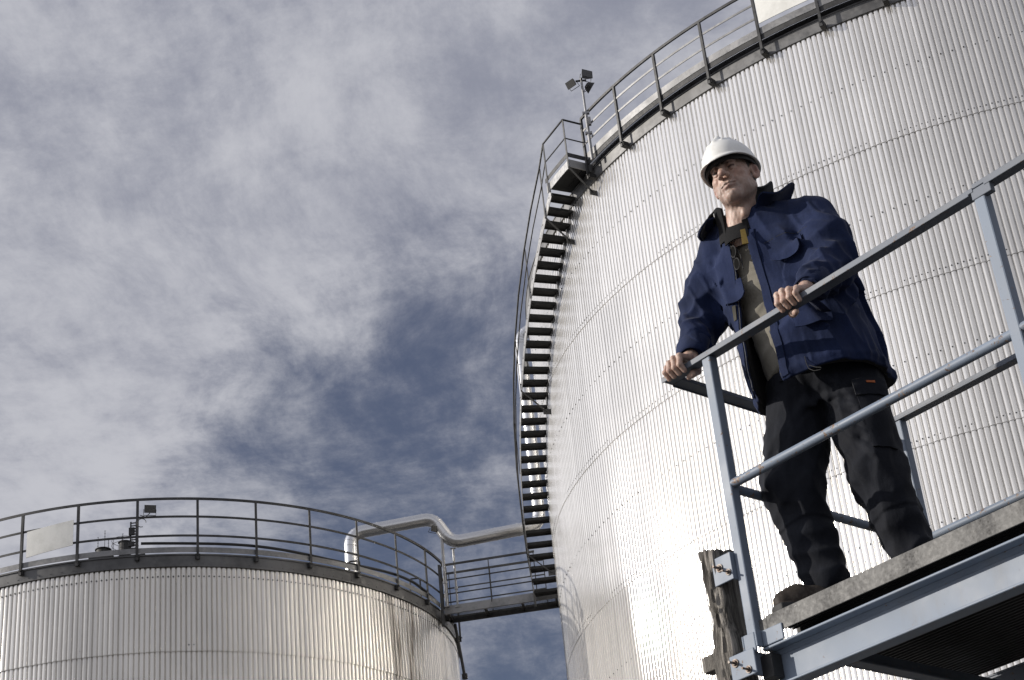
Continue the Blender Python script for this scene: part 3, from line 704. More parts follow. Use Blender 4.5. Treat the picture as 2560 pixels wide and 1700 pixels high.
def ridge(P, f, seed=0):
    n_ = wav(P, f, seed, 4); return 1-np.minimum(np.sqrt(n_*n_+.0035)*1.5, 1)
def mesh_sdf(fn, lo, hi, h, B_=8):
    lo = np.array(lo, float); n_ = (np.ceil((np.array(hi)-lo)/h/B_)*B_).astype(int)
    nb = n_//B_
    ci = np.stack(np.meshgrid(*[np.arange(k) for k in nb], indexing='ij'), -1).reshape(-1, 3)
    cc = lo+(ci*B_+B_/2-.5)*h; dc = fn(cc)
    act = np.abs(dc) < h*B_*1.25
    vol = np.repeat(np.repeat(np.repeat(dc.reshape(nb), B_, 0), B_, 1), B_, 2).astype(np.float32)
    off = np.stack(np.meshgrid(*[np.arange(B_)]*3, indexing='ij'), -1).reshape(-1, 3)
    A_ = ci[act]
    for s0 in range(0, len(A_), 600):
        idx = (A_[s0:s0+600, None, :]*B_+off[None]).reshape(-1, 3)
        vol[idx[:, 0], idx[:, 1], idx[:, 2]] = fn(lo+idx*h)
    ins = vol < 0
    sh = [k-1 for k in vol.shape]
    cor = [(i, j, k) for i in (0, 1) for j in (0, 1) for k in (0, 1)]
    cnt = sum(ins[c[0]:c[0]+sh[0], c[1]:c[1]+sh[1], c[2]:c[2]+sh[2]].astype(np.int8) for c in cor)
    cells = np.argwhere((cnt > 0) & (cnt < 8))
    acc = np.zeros((len(cells), 3)); num = np.zeros(len(cells))
    for a in cor:
        for ax in range(3):
            if a[ax]: continue
            b = list(a); b[ax] = 1
            va = vol[cells[:, 0]+a[0], cells[:, 1]+a[1], cells[:, 2]+a[2]]; vb = vol[cells[:, 0]+b[0], cells[:, 1]+b[1], cells[:, 2]+b[2]]
            m = (va < 0) != (vb < 0); tt = np.where(m, va/np.where(m, va-vb, 1), 0)
            p = np.tile(np.array(a, float), (len(cells), 1)); p[:, ax] += tt
            acc += p*m[:, None]; num += m
    vs = lo+(cells+acc/np.maximum(num, 1)[:, None])*h
    idm = -np.ones(sh, np.int32); idm[cells[:, 0], cells[:, 1], cells[:, 2]] = np.arange(len(cells))
    quads = []
    for ax in range(3):
        o1, o2 = (ax+1) % 3, (ax+2) % 3
        sl = [slice(None)]*3; sl2 = [slice(None)]*3; sl[ax] = slice(0, -1); sl2[ax] = slice(1, None)
        ch = ins[tuple(sl)] != ins[tuple(sl2)]; e = np.argwhere(ch)
        e = e[(e[:, o1] > 0) & (e[:, o2] > 0) & (e[:, o1] < sh[o1]) & (e[:, o2] < sh[o2])]
        d1 = np.zeros(3, int); d1[o1] = 1; d2 = np.zeros(3, int); d2[o2] = 1
        q = np.stack([idm[tuple((e-x_).T)] for x_ in (0*d1, d1, d1+d2, d2)], 1)
        fl = ins[tuple(e.T)]; q[~fl] = q[~fl][:, ::-1]; quads.append(q)
    F = np.concatenate(quads); F = F[(F >= 0).all(1)]
    return vs, F
def mk(name, vs, F, mats, parent, mi=None, col=None, relax=0):
    me = bpy.data.meshes.new(name)
    if relax:
        e = np.concatenate([F[:, [0, 1]], F[:, [1, 2]], F[:, [2, 3]], F[:, [3, 0]]])
        for _ in range(relax):
            s_ = np.zeros_like(vs); c_ = np.zeros(len(vs))
            for a, b in ((0, 1), (1, 0)):
                np.add.at(s_, e[:, a], vs[e[:, b]]); np.add.at(c_, e[:, a], 1)
            vs = vs*.5+.5*s_/np.maximum(c_, 1)[:, None]
    me.from_pydata(vs.tolist(), [], F.tolist())
    for m in (mats if isinstance(mats, (list, tuple)) else [mats]): me.materials.append(m)
    if mi is not None: me.polygons.foreach_set('material_index', mi[F[:, 0]].astype(np.int32))
    me.polygons.foreach_set('use_smooth', [True]*len(me.polygons))
    if col is not None:
        at = me.color_attributes.new('Col', 'FLOAT_COLOR', 'POINT'); at.data.foreach_set('color', np.concatenate([col, np.ones((len(col), 1))], 1).astype(np.float32).ravel())
    me.update(); o = bpy.data.objects.new(name, me); COL.objects.link(o); o.parent = parent
    return o

# cloth and skin materials
def m_cloth(name, a, b2, sc=260, rough=.85, sheen=.05, mottle=.28):
    m, t, b = mat(name, a, rough); P = obj_coord(t)
    wv = t.math('MULTIPLY', t.math('SINE', t.math('MULTIPLY', t.sep(P)[2], 2400.0)), .15)
    n = t.noise(P, 7, 5, .6); n2 = t.noise(P, sc, 3, .6)
    v = t.mapr(t.math('ADD', t.math('MULTIPLY', n, .7), t.math('MULTIPLY', n2, .3)), .35, .65)
    t.put(b.inputs['Base Color'], t.mix(v, c4(a), c4(b2))); b.inputs['Sheen Weight'].default_value = sheen; b.inputs['Specular IOR Level'].default_value = .18; b.inputs['Sheen Roughness'].default_value = .5
    fold = t.noise(t.mapping(P, (1, 1, .45)), 26, 4, .55, .2)
    nb = t.new('ShaderNodeBump', Height=fold); nb.inputs['Strength'].default_value = mottle; nb.inputs['Distance'].default_value = .012
    bn = t.new('ShaderNodeBump', Height=n2, Normal=nb.outputs[0]); bn.inputs['Strength'].default_value = .25; bn.inputs['Distance'].default_value = .001
    t.l.new(bn.outputs[0], b.inputs['Normal']); return m
M['navy'] = m_cloth('navy work jacket canvas', (.0055, .0115, .038), (.0115, .021, .066))
M['lining'] = m_cloth('black fleece lining', (.006, .006, .007), (.013, .013, .014), 180, .95)
M['collar'] = m_cloth('grey collar facing', (.04, .043, .046), (.07, .073, .076), 180, .9)
M['jean'] = m_cloth('black navy work trousers', (.004, .005, .0085), (.009, .011, .017), 300, .8, .03)
M['sweater'] = m_cloth('grey beige knitted sweater', (.16, .15, .125), (.24, .225, .19), 420, .95, .2, .25)
M['yellow'] = m_cloth('ochre shirt collar', (.10, .068, .014), (.14, .10, .025), 180, .9)
M['boot'] = m_cloth('scuffed brown black boot leather', (.030, .024, .020), (.09, .078, .068), 90, .6, 0)
M['helmet'], t, b = mat('white hard hat plastic', .78, .28); b.inputs['Coat Weight'].default_value = .25
P = obj_coord(t); t.put(b.inputs['Base Color'], t.mix(t.mapr(t.noise(P, 18, 6, .7), .5, .75), (.76, .76, .73, 1), (.66, .65, .61, 1)))
M['strap'], _, _ = mat('black webbing', .02, .7)
M['skin'], t, b = mat('skin', .4, .5); ca = t.new('ShaderNodeVertexColor', dict(layer_name='Col')); P = obj_coord(t)
nz_ = t.noise(P, 60, 5, .65); n3_ = t.noise(P, 420, 3, .6)
t.put(b.inputs['Base Color'], t.mix(.75, ca.outputs[0], t.mix(t.mapr(nz_, .3, .7), (.75, .62, .58, 1), (1, 1, 1, 1)), 'MULTIPLY'))
b.inputs['Subsurface Weight'].default_value = .12; b.inputs['Subsurface Radius'].default_value = (.01, .004, .002); b.inputs['Subsurface Scale'].default_value = .5
bump(t, b, t.math('ADD', nz_, t.math('MULTIPLY', n3_, .35)), .35, .0022)
M['lens'], _, _ = mat('dark spectacle lens', .012, .9, 0.0, Specular_IOR_Level=.0)
M['hair'] = m_cloth('short grey hair', (.05, .045, .04), (.14, .13, .12), 500, .8, .1)
M['brass'], _, _ = mat('zip teeth', .35, .4, .8)
M['orange'], _, _ = mat('orange tag', (.35, .09, .02), .7)
M['badge'], _, _ = mat('dark woven badge', (.035, .032, .02), .8)

MO = V3(0, 0, 0)
man = froot('person', 'man in white hard hat and open navy jacket gripping the platform rail with both hands', 'person', (.20, .30, 0))
MOFF = V3(.20, .30, 0)          # the root's place in the platform frame; meshes are written in the platform frame and shifted
def mko(name, fn, lo, hi, h, mats, parent=None, **k):
    vs, F = mesh_sdf(fn, lo, hi, h)
    if 'mif' in k: k['mi'] = k.pop('mif')(vs)
    if 'colf' in k: k['col'] = k.pop('colf')(vs)
    return mk(name, vs-MOFF, F, mats, parent or man, **k)

# ---- joints (platform frame)
NECK = V3(.125, .155, 1.53); HC = V3(.1876, .085, 1.670)
LSH, LEL, LWR = V3(.365, .275, 1.455), V3(.425, .215, 1.205), V3(.440, .055, 1.055)
RSH, REL, RWR = V3(-.018, .180, 1.500), V3(-.150, .165, 1.270), V3(-.128, .050, 1.062)
LH, RHN = .425, -.137
RHIP, LHIP = V3(.105, .33, .86), V3(.285, .385, .86)
RKN, LKN = V3(.075, .225, .485), V3(.335, .37, .46)
RAN, LAN = V3(.160, .215, .10), V3(.405, .40, .10)

# ---- head frame: X = his left, F = forward, U = up
hy, hp, hr = R_(17.5), R_(-3.9), R_(-6.7)
HX = Matrix.Rotation(hy, 3, 'Z') @ Matrix.Rotation(hr, 3, 'Y') @ Matrix.Rotation(-hp, 3, 'X')
HM = np.array(HX)  # columns: local x(left), local -y forward handled below, z up
def h2w(p): p = np.asarray(p, float); return HC+HM@V3(p[0], -p[1], p[2])
def w2h(P): q = (P-HC)@HM; return np.stack([q[:, 0], -q[:, 1], q[:, 2]], 1)
def headf(P):
    q = w2h(P)
    d = ell(q, (0, -.018, .035), (.076, .097, .098))
    d = smin(d, ell(q, (0, .024, -.032), (.061, .062, .086)), .03)
    for s_ in (-1, 1):
        d = smin(d, cone(q, (s_*.052, -.008, -.062), (s_*.014, .066, -.108), .022, .018), .028)
        d = smin(d, ell(q, (s_*.042, .052, -.022), (.024, .024, .019)), .018)
        d = smin(d, ell(q, (s_*.045, .035, -.062), (.018, .028, .028)), .02)
    d = smin(d, ell(q, (0, .076, -.108), (.024, .020, .018)), .016)
    d = smin(d, cone(q, (-.034, .078, .024), (.034, .078, .024), .013, .013), .014)
    d = smin(d, ell(q, (0, .075, -.062), (.034, .022, .028)), .016)
    for s_ in (-1, 1):
        d = cut(d, ell(q, (s_*.031, .096, .003), (.020, .017, .0125)), .014)
        d = smin(d, ell(q, (s_*.031, .070, .001), (.0145, .0145, .0125)), .002)
        d = smin(d, chain(q, [(s_*.017, .079, .006), (s_*.030, .087, .0095), (s_*.046, .076, .005)], [.0035, .0045, .0035], .004), .004)
        d = smin(d, chain(q, [(s_*.018, .078, -.005), (s_*.031, .0845, -.0095), (s_*.045, .074, -.004)], [.003, .0038, .003], .004), .005)
        d = cut(d, chain(q, [(s_*.019, .091, -.016), (s_*.034, .084, -.0215)], [.0016, .0018], .004), .008)
        # brow
        d = smin(d, chain(q, [(s_*.013, .093, .019), (s_*.032, .0925, .0245), (s_*.050, .075, .019)], [.0055, .006, .004], .004), .007)
    d = smin(d, cone(q, (0, .087, .016), (0, .116, -.029), .0095, .0145), .010)
    d = smin(d, ell(q, (0, .121, -.033), (.0125, .010, .011)), .006)
    for s_ in (-1, 1):
        d = smin(d, ell(q, (s_*.0155, .102, -.037), (.0095, .013, .010)), .005)
        d = cut(d, ell(q, (s_*.0085, .1095, -.0475), (.0048, .0085, .0065)), .003)
        d = cut(d, chain(q, [(s_*.022, .096, -.034), (s_*.034, .084, -.054), (s_*.041, .070, -.080)], [.0040, .0052, .0025], .004), .009)
    d = smin(d, chain(q, [(-.028, .083, -.067), (-.008, .0975, -.0645), (0, .0965, -.0655), (.008, .0975, -.0645), (.028, .083, -.067)], [.003, .0048, .0045, .0048, .003], .004), .005)
    d = smin(d, chain(q, [(-.022, .083, -.0755), (0, .0955, -.0775), (.022, .083, -.0755)], [.003, .0062, .003], .005), .005)
    d = cut(d, chain(q, [(-.033, .081, -.0690), (-.012, .1000, -.0710), (.012, .1000, -.0710), (.033, .081, -.0690)], [.0022, .0024, .0024, .0022], .002), .0022)
    d = cut(d, cone(q, (-.014, .0935, -.0895), (.014, .0935, -.0895), .004, .004), .009)
    for s_ in (-1, 1): d = cut(d, cone(q, (s_*.005, .094, .014), (s_*.007, .093, .030), .0018, .001), .004)
    for s_ in (-1, 1):       # ears
        ex = q[:, 0]*s_-.083; ey = q[:, 1]+.013; ca, sa = .86, .51; E3 = np.stack([ex*ca+ey*sa, -ex*sa+ey*ca, q[:, 2]+.004-.15*ey], 1)
        e = ell(E3, (0, 0, 0), (.0075, .020, .034)); e = smin(e, ell(E3, (0, .007, -.028), (.006, .009, .010)), .006)
        e = cut(e, ell(E3, (.0085, .003, .003), (.0085, .0125, .0235)), .002); e = smin(e, chain(E3, [(.002, -.006, .018), (.002, -.008, -.004), (.002, .002, -.014)], [.003, .0034, .003], .002), .002)
        e = smin(e, cone(E3, (.001, .015, -.002), (.001, .014, -.012), .0045, .004), .003)
        d = smin(d, e, .005)
    # neck with sternomastoid and adam's apple
    W = lambda p: (lambda v: [v[0], v[1], v[2]])(p)
    nk = NECK; nq = w2h(np.array([nk+V3(0, 0, -.08)]))[0]
    d = smin(d, cone(q, (0, -.022, -.055), nq, .054, .064), .020)
    for s_ in (-1, 1): d = smin(d, cone(q, (s_*.050, -.030, -.055), nq+V3(s_*.012, .052, .0), .013, .013), .018)
    d = smin(d, ell(q, (0, .004, -.150), (.012, .012, .018)), .02)
    return d+.0006*wav(q, 190, 3)
def hand_fn(s0, wr, tside):
    """grips the rail: fingers over the top and down the front, thumb hooked below. tside = direction of the thumb along the rail"""
    fl = [(.037, .0118, 1.0), (.0125, .0124, 1.07), (-.0122, .0118, 1.02), (-.036, .0104, .86)]
    segs = []
    for j, (o_, r_, L_) in enumerate(fl):
        s_ = s0+tside*o_; z0 = 1.040-.004*abs(j-1.2); sp = tside*(o_*.06)
        mcp = V3(s_, .004+.004*abs(j-1), z0); pip = V3(s_+sp, -.043*L_+.004*(j == 3), 1.0245-.003*j*(j > 1)); dip = V3(s_+sp*1.3, -.0505+.003*(j == 3), .9905+.003*(j == 3)); tip = V3(s_+sp*1.3, -.030, .9715)
        segs.append((mcp, pip, dip, tip, r_))
    wq = V3(*wr)
    def f(P):
        d = cone(P, wq+(wq-V3(s0, 0, 1.03))*.9, wq, .030, .0285)
        palm = None
        for mcp, pip, dip, tip, r_ in segs:
            e = cone(P, wq*.80+mcp*.20+V3(0, 0, -.003), mcp+V3(0, 0, -.002), .019, .0125); palm = e if palm is None else smin(palm, e, .012)
        d = smin(d, palm, .02)
        for mcp, pip, dip, tip, r_ in segs:
            k_ = chain(P, [mcp, pip, dip, tip], [r_*1.08, r_, r_*.93, r_*.80], .0035)
            k_ = smin(k_, ell(P, mcp+V3(0, -.001, .003), (.0105, .011, .009)), .006)
            k_ = smin(k_, ell(P, pip+V3(0, -.002, .001), (r_*1.07, r_*1.05, r_*1.05)), .004)
            d = smin(d, k_, .0030)
        tr = V3(s0+tside*.040, .045, 1.022); ti = .026 if tside > 0 else 0
        th_ = chain(P, [wq*.5+tr*.5, tr, V3(s0+tside*.048, .030, .980), V3(s0+tside*(.022+ti), .004, .962), V3(s0+tside*ti, -.012+ti*.6, .950+ti*.3)], [.020, .0165, .0135, .0125, .0100], .006)
        d = smin(d, th_, .008)
        return d+.0005*wav(P, 260, 1)
    return f
handL, handR = hand_fn(LH, LWR, -1), hand_fn(RHN, RWR, 1)
SK = V3(.47, .345, .285)
def skincol(P):
    q = w2h(P); c = np.tile(SK, (len(P), 1))
    def blend(m, col):
        nonlocal c; m = np.clip(m, 0, 1)[:, None]; c = c*(1-m)+np.array(col)*m
    hd = P[:, 2] > 1.4
    for s_ in (-1, 1):
        blend(hd*np.exp(-((q[:, 0]-s_*.04)/.022)**2-((q[:, 2]+.03)/.022)**2-((q[:, 1]-.07)/.03)**2)*.5, (.42, .235, .18))
        blend(hd*np.clip(1-cone(q, (s_*.011, .098, .0205), (s_*.050, .078, .021), .006, .003)/.004, 0, 1)*.95, (.05, .04, .032))
        blend(hd*(np.abs(q[:, 0]-s_*.031) < .0125)*np.clip(1.3-np.abs(q[:, 2]-.0015)/.0036, 0, 1)*(q[:, 1] > .07)*1.3, (.02, .016, .014))
        blend(hd*np.clip((q[:, 0]*s_-.076)/.006, 0, 1)*.4, (.38, .19, .15))
        ex = q[:, 0]*s_-.083; ey = q[:, 1]+.013; E3 = np.stack([ex*.86+ey*.51, -ex*.51+ey*.86, q[:, 2]+.004-.15*ey], 1)
        blend(hd*np.clip(-ell(E3, (.0065, .003, .003), (.0088, .0115, .0225))/.001, 0, 1)*.55, (.16, .07, .05))  # shade inside the ear hollow, put into the skin colour
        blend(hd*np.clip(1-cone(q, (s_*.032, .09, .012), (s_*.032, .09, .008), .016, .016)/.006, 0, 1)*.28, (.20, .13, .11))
    blend(hd*np.clip(1-np.hypot(q[:, 0]/.9, q[:, 2]+.034)/.02, 0, 1)*(q[:, 1] > .095)*.5, (.44, .22, .17))
    lip = np.minimum(cone(q, (-.022, .086, -.068), (.022, .086, -.068), .004, .004), chain(q, [(-.02, .086, -.077), (0, .096, -.078), (.02, .086, -.077)], [.003, .006, .003]))
    blend(hd*np.clip(1-lip/.003, 0, 1)*(q[:, 1] > .078)*.65, (.33, .155, .125))
    blend(hd*np.clip(1-((q[:, 2]+.090)/.050)**2, 0, 1)*(q[:, 1] > -.01)*.5, (.27, .225, .20))
    for s_ in (-1, 1): blend(hd*np.clip(1-np.maximum(chain(q, [(s_*.024, .092, -.036), (s_*.037, .082, -.056), (s_*.044, .070, -.082)], [.002, .003, .002]), 0)/.004, 0, 1)*.35, (.20, .11, .085))  # smile folds: crease shade painted into the skin colour
    return c
parts = []
for fn, lo, hi, h in ((headf, HC-V3(.115, .15, .26), HC+V3(.115, .14, .15), .0022),
                      (handL, V3(LH-.085, -.075, .925), V3(LH+.085, .15, 1.13), .0019), (handR, V3(RHN-.085, -.075, .925), V3(RHN+.085, .15, 1.14), .0019)):
    parts.append(mesh_sdf(fn, lo, hi, h))
def innerf(P):      # the body under the clothes: arms, trunk and legs in one
    d = chain(P, [NECK+V3(0, 0, -.06), V3(.18, .29, 1.32), V3(.195, .35, 1.08), V3(.195, .355, .90)], [.05, .085, .10, .11], .05)
    d = smin(d, cone(P, LSH+V3(-.05, 0, -.02), RSH+V3(.05, 0, -.02), .055, .055), .06)
    for a, b, c_ in ((LSH, LEL, LWR), (RSH, REL, RWR)): d = smin(d, chain(P, [a+V3(0, 0, -.02), b, c_], [.048, .04, .030], .02), .03)
    for a, b, c_ in ((LHIP, LKN, LAN), (RHIP, RKN, RAN)): d = smin(d, chain(P, [a, b, c_], [.080, .055, .040], .03), .03)
    return d
parts.append(mesh_sdf(innerf, V3(-.26, -.02, .05), V3(.58, .56, 1.53), .012))
vs_, fs_, k0 = [], [], 0
for v_, f_ in parts: vs_.append(v_); fs_.append(f_+k0); k0 += len(v_)
vs_ = np.concatenate(vs_); body = mk('body', vs_-MOFF, np.concatenate(fs_), M['skin'], man, col=skincol(vs_))

# ---- hair at the temples and nape
def hairf(P):
    q = w2h(P); d = ell(q, (0, -.018, .035), (.0795, .1005, .101))
    d = cut(d, ell(q, (0, -.018, .035), (.073, .094, .095)), .002)
    d = smax(d, q[:, 2]-.055, .004); d = smax(d, -(q[:, 2]+.038-.35*np.clip(-q[:, 1], 0, .1)*-1), .01); d = smax(d, q[:, 1]-.018-.25*(q[:, 2]), .01)
    return cut(d, ell(q, (np.sign(1)*.082, -.010, -.004), (.02, .022, .034)), .003)+.0007*wav(q, 700, 2)
mko('hair', hairf, HC-V3(.12, .13, .12), HC+V3(.12, .13, .12), .0028, M['hair'])

# ---- hard hat
hel_r = (.100, .130, .121); hel_c = (0, -.006, .040)
def dome(q, g): return ell(q, hel_c, tuple(r_+g for r_ in hel_r))
def brim_s(q):
    a = np.arctan2(q[:, 0], q[:, 1]); fr = np.clip(np.cos(a), 0, 1)**3
    rr = np.hypot(q[:, 0]/hel_r[0], (q[:, 1]-hel_c[1])/hel_r[1]); lim = 1.03+.20*fr
    zb = .040-.008*np.clip((rr-1)/.2, 0, 1.5)*1.0-.012*fr*np.clip((rr-1)/.2, 0, 1.5)
    return rr, lim, zb
def helmetf(P):
    q = w2h(P); out_ = dome(q, 0)
    out_ = smin(out_, chain(q, [(0, .085, .125), (0, .03, .164), (0, -.05, .162), (0, -.115, .115)], [.006, .013, .013, .006], .01), .018)
    for s_ in (-1, 1): out_ = smin(out_, chain(q, [(s_*.030, .075, .128), (s_*.040, .02, .150), (s_*.040, -.05, .146), (s_*.035, -.105, .108)], [.002, .005, .005, .002], .01), .014)
    d = smax(cut(out_, dome(q, -.0065), .001), -(q[:, 2]-.036), .002)
    rr, lim, zb = brim_s(q)
    br = np.maximum(np.abs(q[:, 2]-zb)-.0022, np.maximum((rr-lim)*.11, (.955-rr)*.11))
    edge = np.hypot((rr-lim)*.11, q[:, 2]-zb+.003)-.0045
    return smin(smin(d, br, .004), edge, .003)
mh = mko('hard_hat', helmetf, HC-V3(.155, .20, .03), HC+V3(.155, .18, .20), .0024, M['helmet'], relax=5)
def bandf(P):
    q = w2h(P); rr = np.hypot(q[:, 0]/.090, (q[:, 1]+.006)/.113)
    d = np.maximum(np.abs(rr-1)*.09-.003, np.abs(q[:, 2]-.036)-.017)
    return np.maximum(d, q[:, 2]-.13)
mko('headband', bandf, HC-V3(.14, .15, .03), HC+V3(.14, .15, .16), .0035, M['strap'], parent=mh)

# ---- torso sections for the clothes: (z, centre s, centre w, half width, half depth)
PHI = R_(14); LAT = V3(math.cos(PHI), math.sin(PHI), 0); FRT = V3(math.sin(PHI), -math.cos(PHI), 0)
TS = np.array([(.70, .205, .375, .235, .185), (.80, .203, .365, .234, .180), (.90, .203, .350, .232, .174), (1.0, .203, .335, .232, .170), (1.1, .198, .320, .228, .165), (1.2, .192, .300, .228, .163),
               (1.3, .183, .275, .226, .157), (1.38, .176, .250, .216, .147), (1.44, .168, .230, .200, .130), (1.50, .150, .195, .155, .108), (1.56, .128, .165, .088, .082), (1.62, .12, .14, .03, .03)])
ER = np.array([(.80, -.180), (.95, -.176), (1.10, -.165), (1.20, -.150), (1.285, -.124), (1.39, -.092), (1.52, -.078)])
EL = np.array([(.80, -.062), (.866, -.062), (.965, -.054), (1.05, -.056), (1.147, -.055), (1.255, -.044), (1.361, -.031), (1.513, -.004)])
BF = np.array([(.70, .215), (.83, .222), (.90, .222), (1.0, .212), (1.1, .192), (1.2, .172), (1.3, .158)])
def torso(P, g=0.0, wide=0.0):
    z = P[:, 2]; cs, cw, a, b = [np.interp(z, TS[:, 0], TS[:, i]) for i in range(1, 5)]
    q = P.copy(); q[:, 0] -= cs; q[:, 1] -= cw; l = q@LAT; f = q@FRT
    b = np.where((f > 0) & (z < 1.3), np.interp(z, BF[:, 0], BF[:, 1]), b)*1.0
    a = a+g+wide; b = b+g; e = np.where((f > 0) & (l < 0), 3.2-.8*np.clip((z-1.2)/.25, 0, 1), 2.4)
    rr = ((np.abs(l)/a)**e+(np.abs(f)/b)**e)**(1/e)
    return (rr-1)*np.minimum(a, b)*.93, l, f
# jacket front edges as lateral offsets from the body's centre line, by height
def arms(P, g=0.0):
    d = chain(P, [LSH, LSH*.5+LEL*.5+V3(.012, .01, 0), LEL+V3(.008, .012, -.01), LWR+(LEL-LWR)*.16], [.088+g, .083+g, .073+g, .052+g], .03)
    return smin(d, chain(P, [RSH, RSH*.5+REL*.5, REL+V3(-.002, .006, -.01), RWR+(REL-RWR)*.20], [.086+g, .081+g, .072+g, .053+g], .03), .02)
def limbfold(P, a, b, amp, f, seed, skew=.6):
    """folds running round a limb, strongest at a"""
    ax = (b-a); L_ = np.linalg.norm(ax); ax = ax/L_; t_ = (P-a)@ax
    side = P-a-t_[:, None]*ax; r_ = np.linalg.norm(side, axis=1)+1e-6
    u1 = np.cross(ax, V3(.3, .5, .8)); u1 /= np.linalg.norm(u1); u2 = np.cross(ax, u1)
    th_ = np.arctan2(side@u2, side@u1)
    ph = f*(t_*1.0+skew*.035*np.sin(th_+seed)+.018*np.sin(2*th_+seed*2.3))+.7*np.sin(th_*2+seed)+.9*wav(P, 11, seed)
    w_ = np.exp(-(t_/(.55*L_))**2)*(r_ < .16)
    s_ = np.sin(ph); return amp*w_*(1-np.sqrt(s_*s_+.02))
def jfold(P):
    d = 0
    d = d+limbfold(P, LEL, LSH, .011, 34, 1)+limbfold(P, LEL, LWR, .010, 40, 2.2)+limbfold(P, REL, RSH, .010, 32, 3.1)+limbfold(P, REL, RWR, .010, 38, 4.4)
    d = d+limbfold(P, RWR, REL, .007, 60, 5.0)+limbfold(P, LWR, LEL, .006, 60, 6.0)
    # long soft drapes on the trunk
    q = P@np.array([[1, 0, 0], [0, 1, 0], [.35, .2, .22]])
    d = d+.017*ridge(q, 23, 2)*np.clip((1.44-P[:, 2])/.06, 0, 1)+.0055*ridge(q, 40, 4)
    # gathered above the hem
    d = d+.007*ridge(P@np.diag([1, 1, .15]), 50, 1)*np.exp(-((P[:, 2]-.90)/.06)**2)
    return d-.008
HEM = lambda P: .835+.04*((P[:, 0]-.2))+0*P[:, 0]
def jacket_base(P):
    d, l, f = torso(P); a_ = arms(P); d = smin(d, a_, .026)
    for s_, A_ in ((1, LSH), (-1, RSH)): d = smin(d, ell(P, A_+V3(-.035*s_, 0, .012), (.085, .075, .060)), .03)
    d = smin(d, cone(P, (.335, .262, 1.492), (.205, .205, 1.565), .052, .045), .05); d = smin(d, cone(P, (-.01, .185, 1.525), (.045, .165, 1.565), .040, .040), .05)
    return d
def jacket_outer(P):
    d = jacket_base(P); a_ = arms(P); d = d-jfold(P)
    d = d-.006*np.exp(-((P[:, 2]-HEM(P)-.025)/.016)**2)*(a_ > .03)
    # chest pocket flaps and yoke seam, front zip facing
    return d
def hemcut(P):
    return HEM(P)-P[:, 2]
def jacketf(P):
    o_ = jacket_outer(P); d_, l, f = torso(P)
    inner = jacket_base(P)+.017
    d = np.maximum(o_, -inner)
    d = smax(d, hemcut(P), .004)
    # cuffs: cut ends
    for wr, el in ((LWR, LEL), (RWR, REL)):
        ax = (wr-el)/np.linalg.norm(wr-el); e = wr+ax*.006; near = np.linalg.norm(P-wr, axis=1) < .11
        d = np.where(near, np.maximum(d, (P-e)@ax), d)
    # neck hole
    d = cut(d, ell(P, NECK+V3(0, -.015, .045), (.070, .074, .075)), .004)
    # open front
    lr = np.interp(P[:, 2], ER[:, 0], ER[:, 1]); ll = np.interp(P[:, 2], EL[:, 0], EL[:, 1])
    op = np.maximum(np.maximum(lr-l, l-ll), -f+.02); op = np.maximum(op, -(0*l))
    d = smax(d, -op, .003)
    # arms stay whole where the opening wedge would reach them
    return d
mkj = lambda vs: (lambda o_: (o_ < -.0055).astype(int))(jacket_outer(vs))
jk = mko('jacket', jacketf, V3(-.26, -.02, .80), V3(.58, .60, 1.56), .0040, [M['navy'], M['lining']], mif=mkj)

# surface helpers: push a point of the (lateral, height) plane out to the jacket's front
def jfront(l, z, g=.0):
    cs, cw, a, b = [np.interp(z, TS[:, 0], TS[:, i]) for i in range(1, 5)]
    base = V3(cs, cw, z)+LAT*l; lo_, hi_ = 0.0, .34
    pts = np.array([base+FRT*x_ for x_ in np.linspace(.40, 0.0, 90)]); dd = jacket_outer(pts); k = int(np.argmax(dd < 0))
    x0, x1 = np.linspace(.40, 0.0, 90)[max(k-1, 0)], np.linspace(.40, 0.0, 90)[k]; d0, d1 = dd[max(k-1, 0)], dd[k]
    x_ = x0+(x1-x0)*(d0/(d0-d1+1e-9)) if k else .3
    return base+FRT*(x_+g)
def patch(name, grid, th_, m, parent, bevel=0):
    """thick sheet from a grid of 3-D points"""
    G_ = np.array(grid); nu, nv = G_.shape[:2]; du = np.gradient(G_, axis=0); dv = np.gradient(G_, axis=1); N_ = np.cross(du, dv); N_ /= np.linalg.norm(N_, axis=2)[..., None]+1e-9
    mb = MB(); a = (G_-MOFF).reshape(-1, 3); b = (G_+N_*th_-MOFF).reshape(-1, 3); id_ = lambda i, j: i*nv+j; off = nu*nv
    fs = []
    for i in range(nu-1):
        for j in range(nv-1):
            q = (id_(i, j), id_(i+1, j), id_(i+1, j+1), id_(i, j+1)); fs += [q[::-1], tuple(x_+off for x_ in q)]
    rim = [id_(i, 0) for i in range(nu)]+[id_(nu-1, j) for j in range(1, nv)]+[id_(i, nv-1) for i in range(nu-2, -1, -1)]+[id_(0, j) for j in range(nv-2, 0, -1)]
    for k in range(len(rim)): p_, q_ = rim[k], rim[(k+1) % len(rim)]; fs.append((p_, q_, q_+off, p_+off))
    mb.add(list(a)+list(b), fs); return mb.build(name, m, parent, 60)
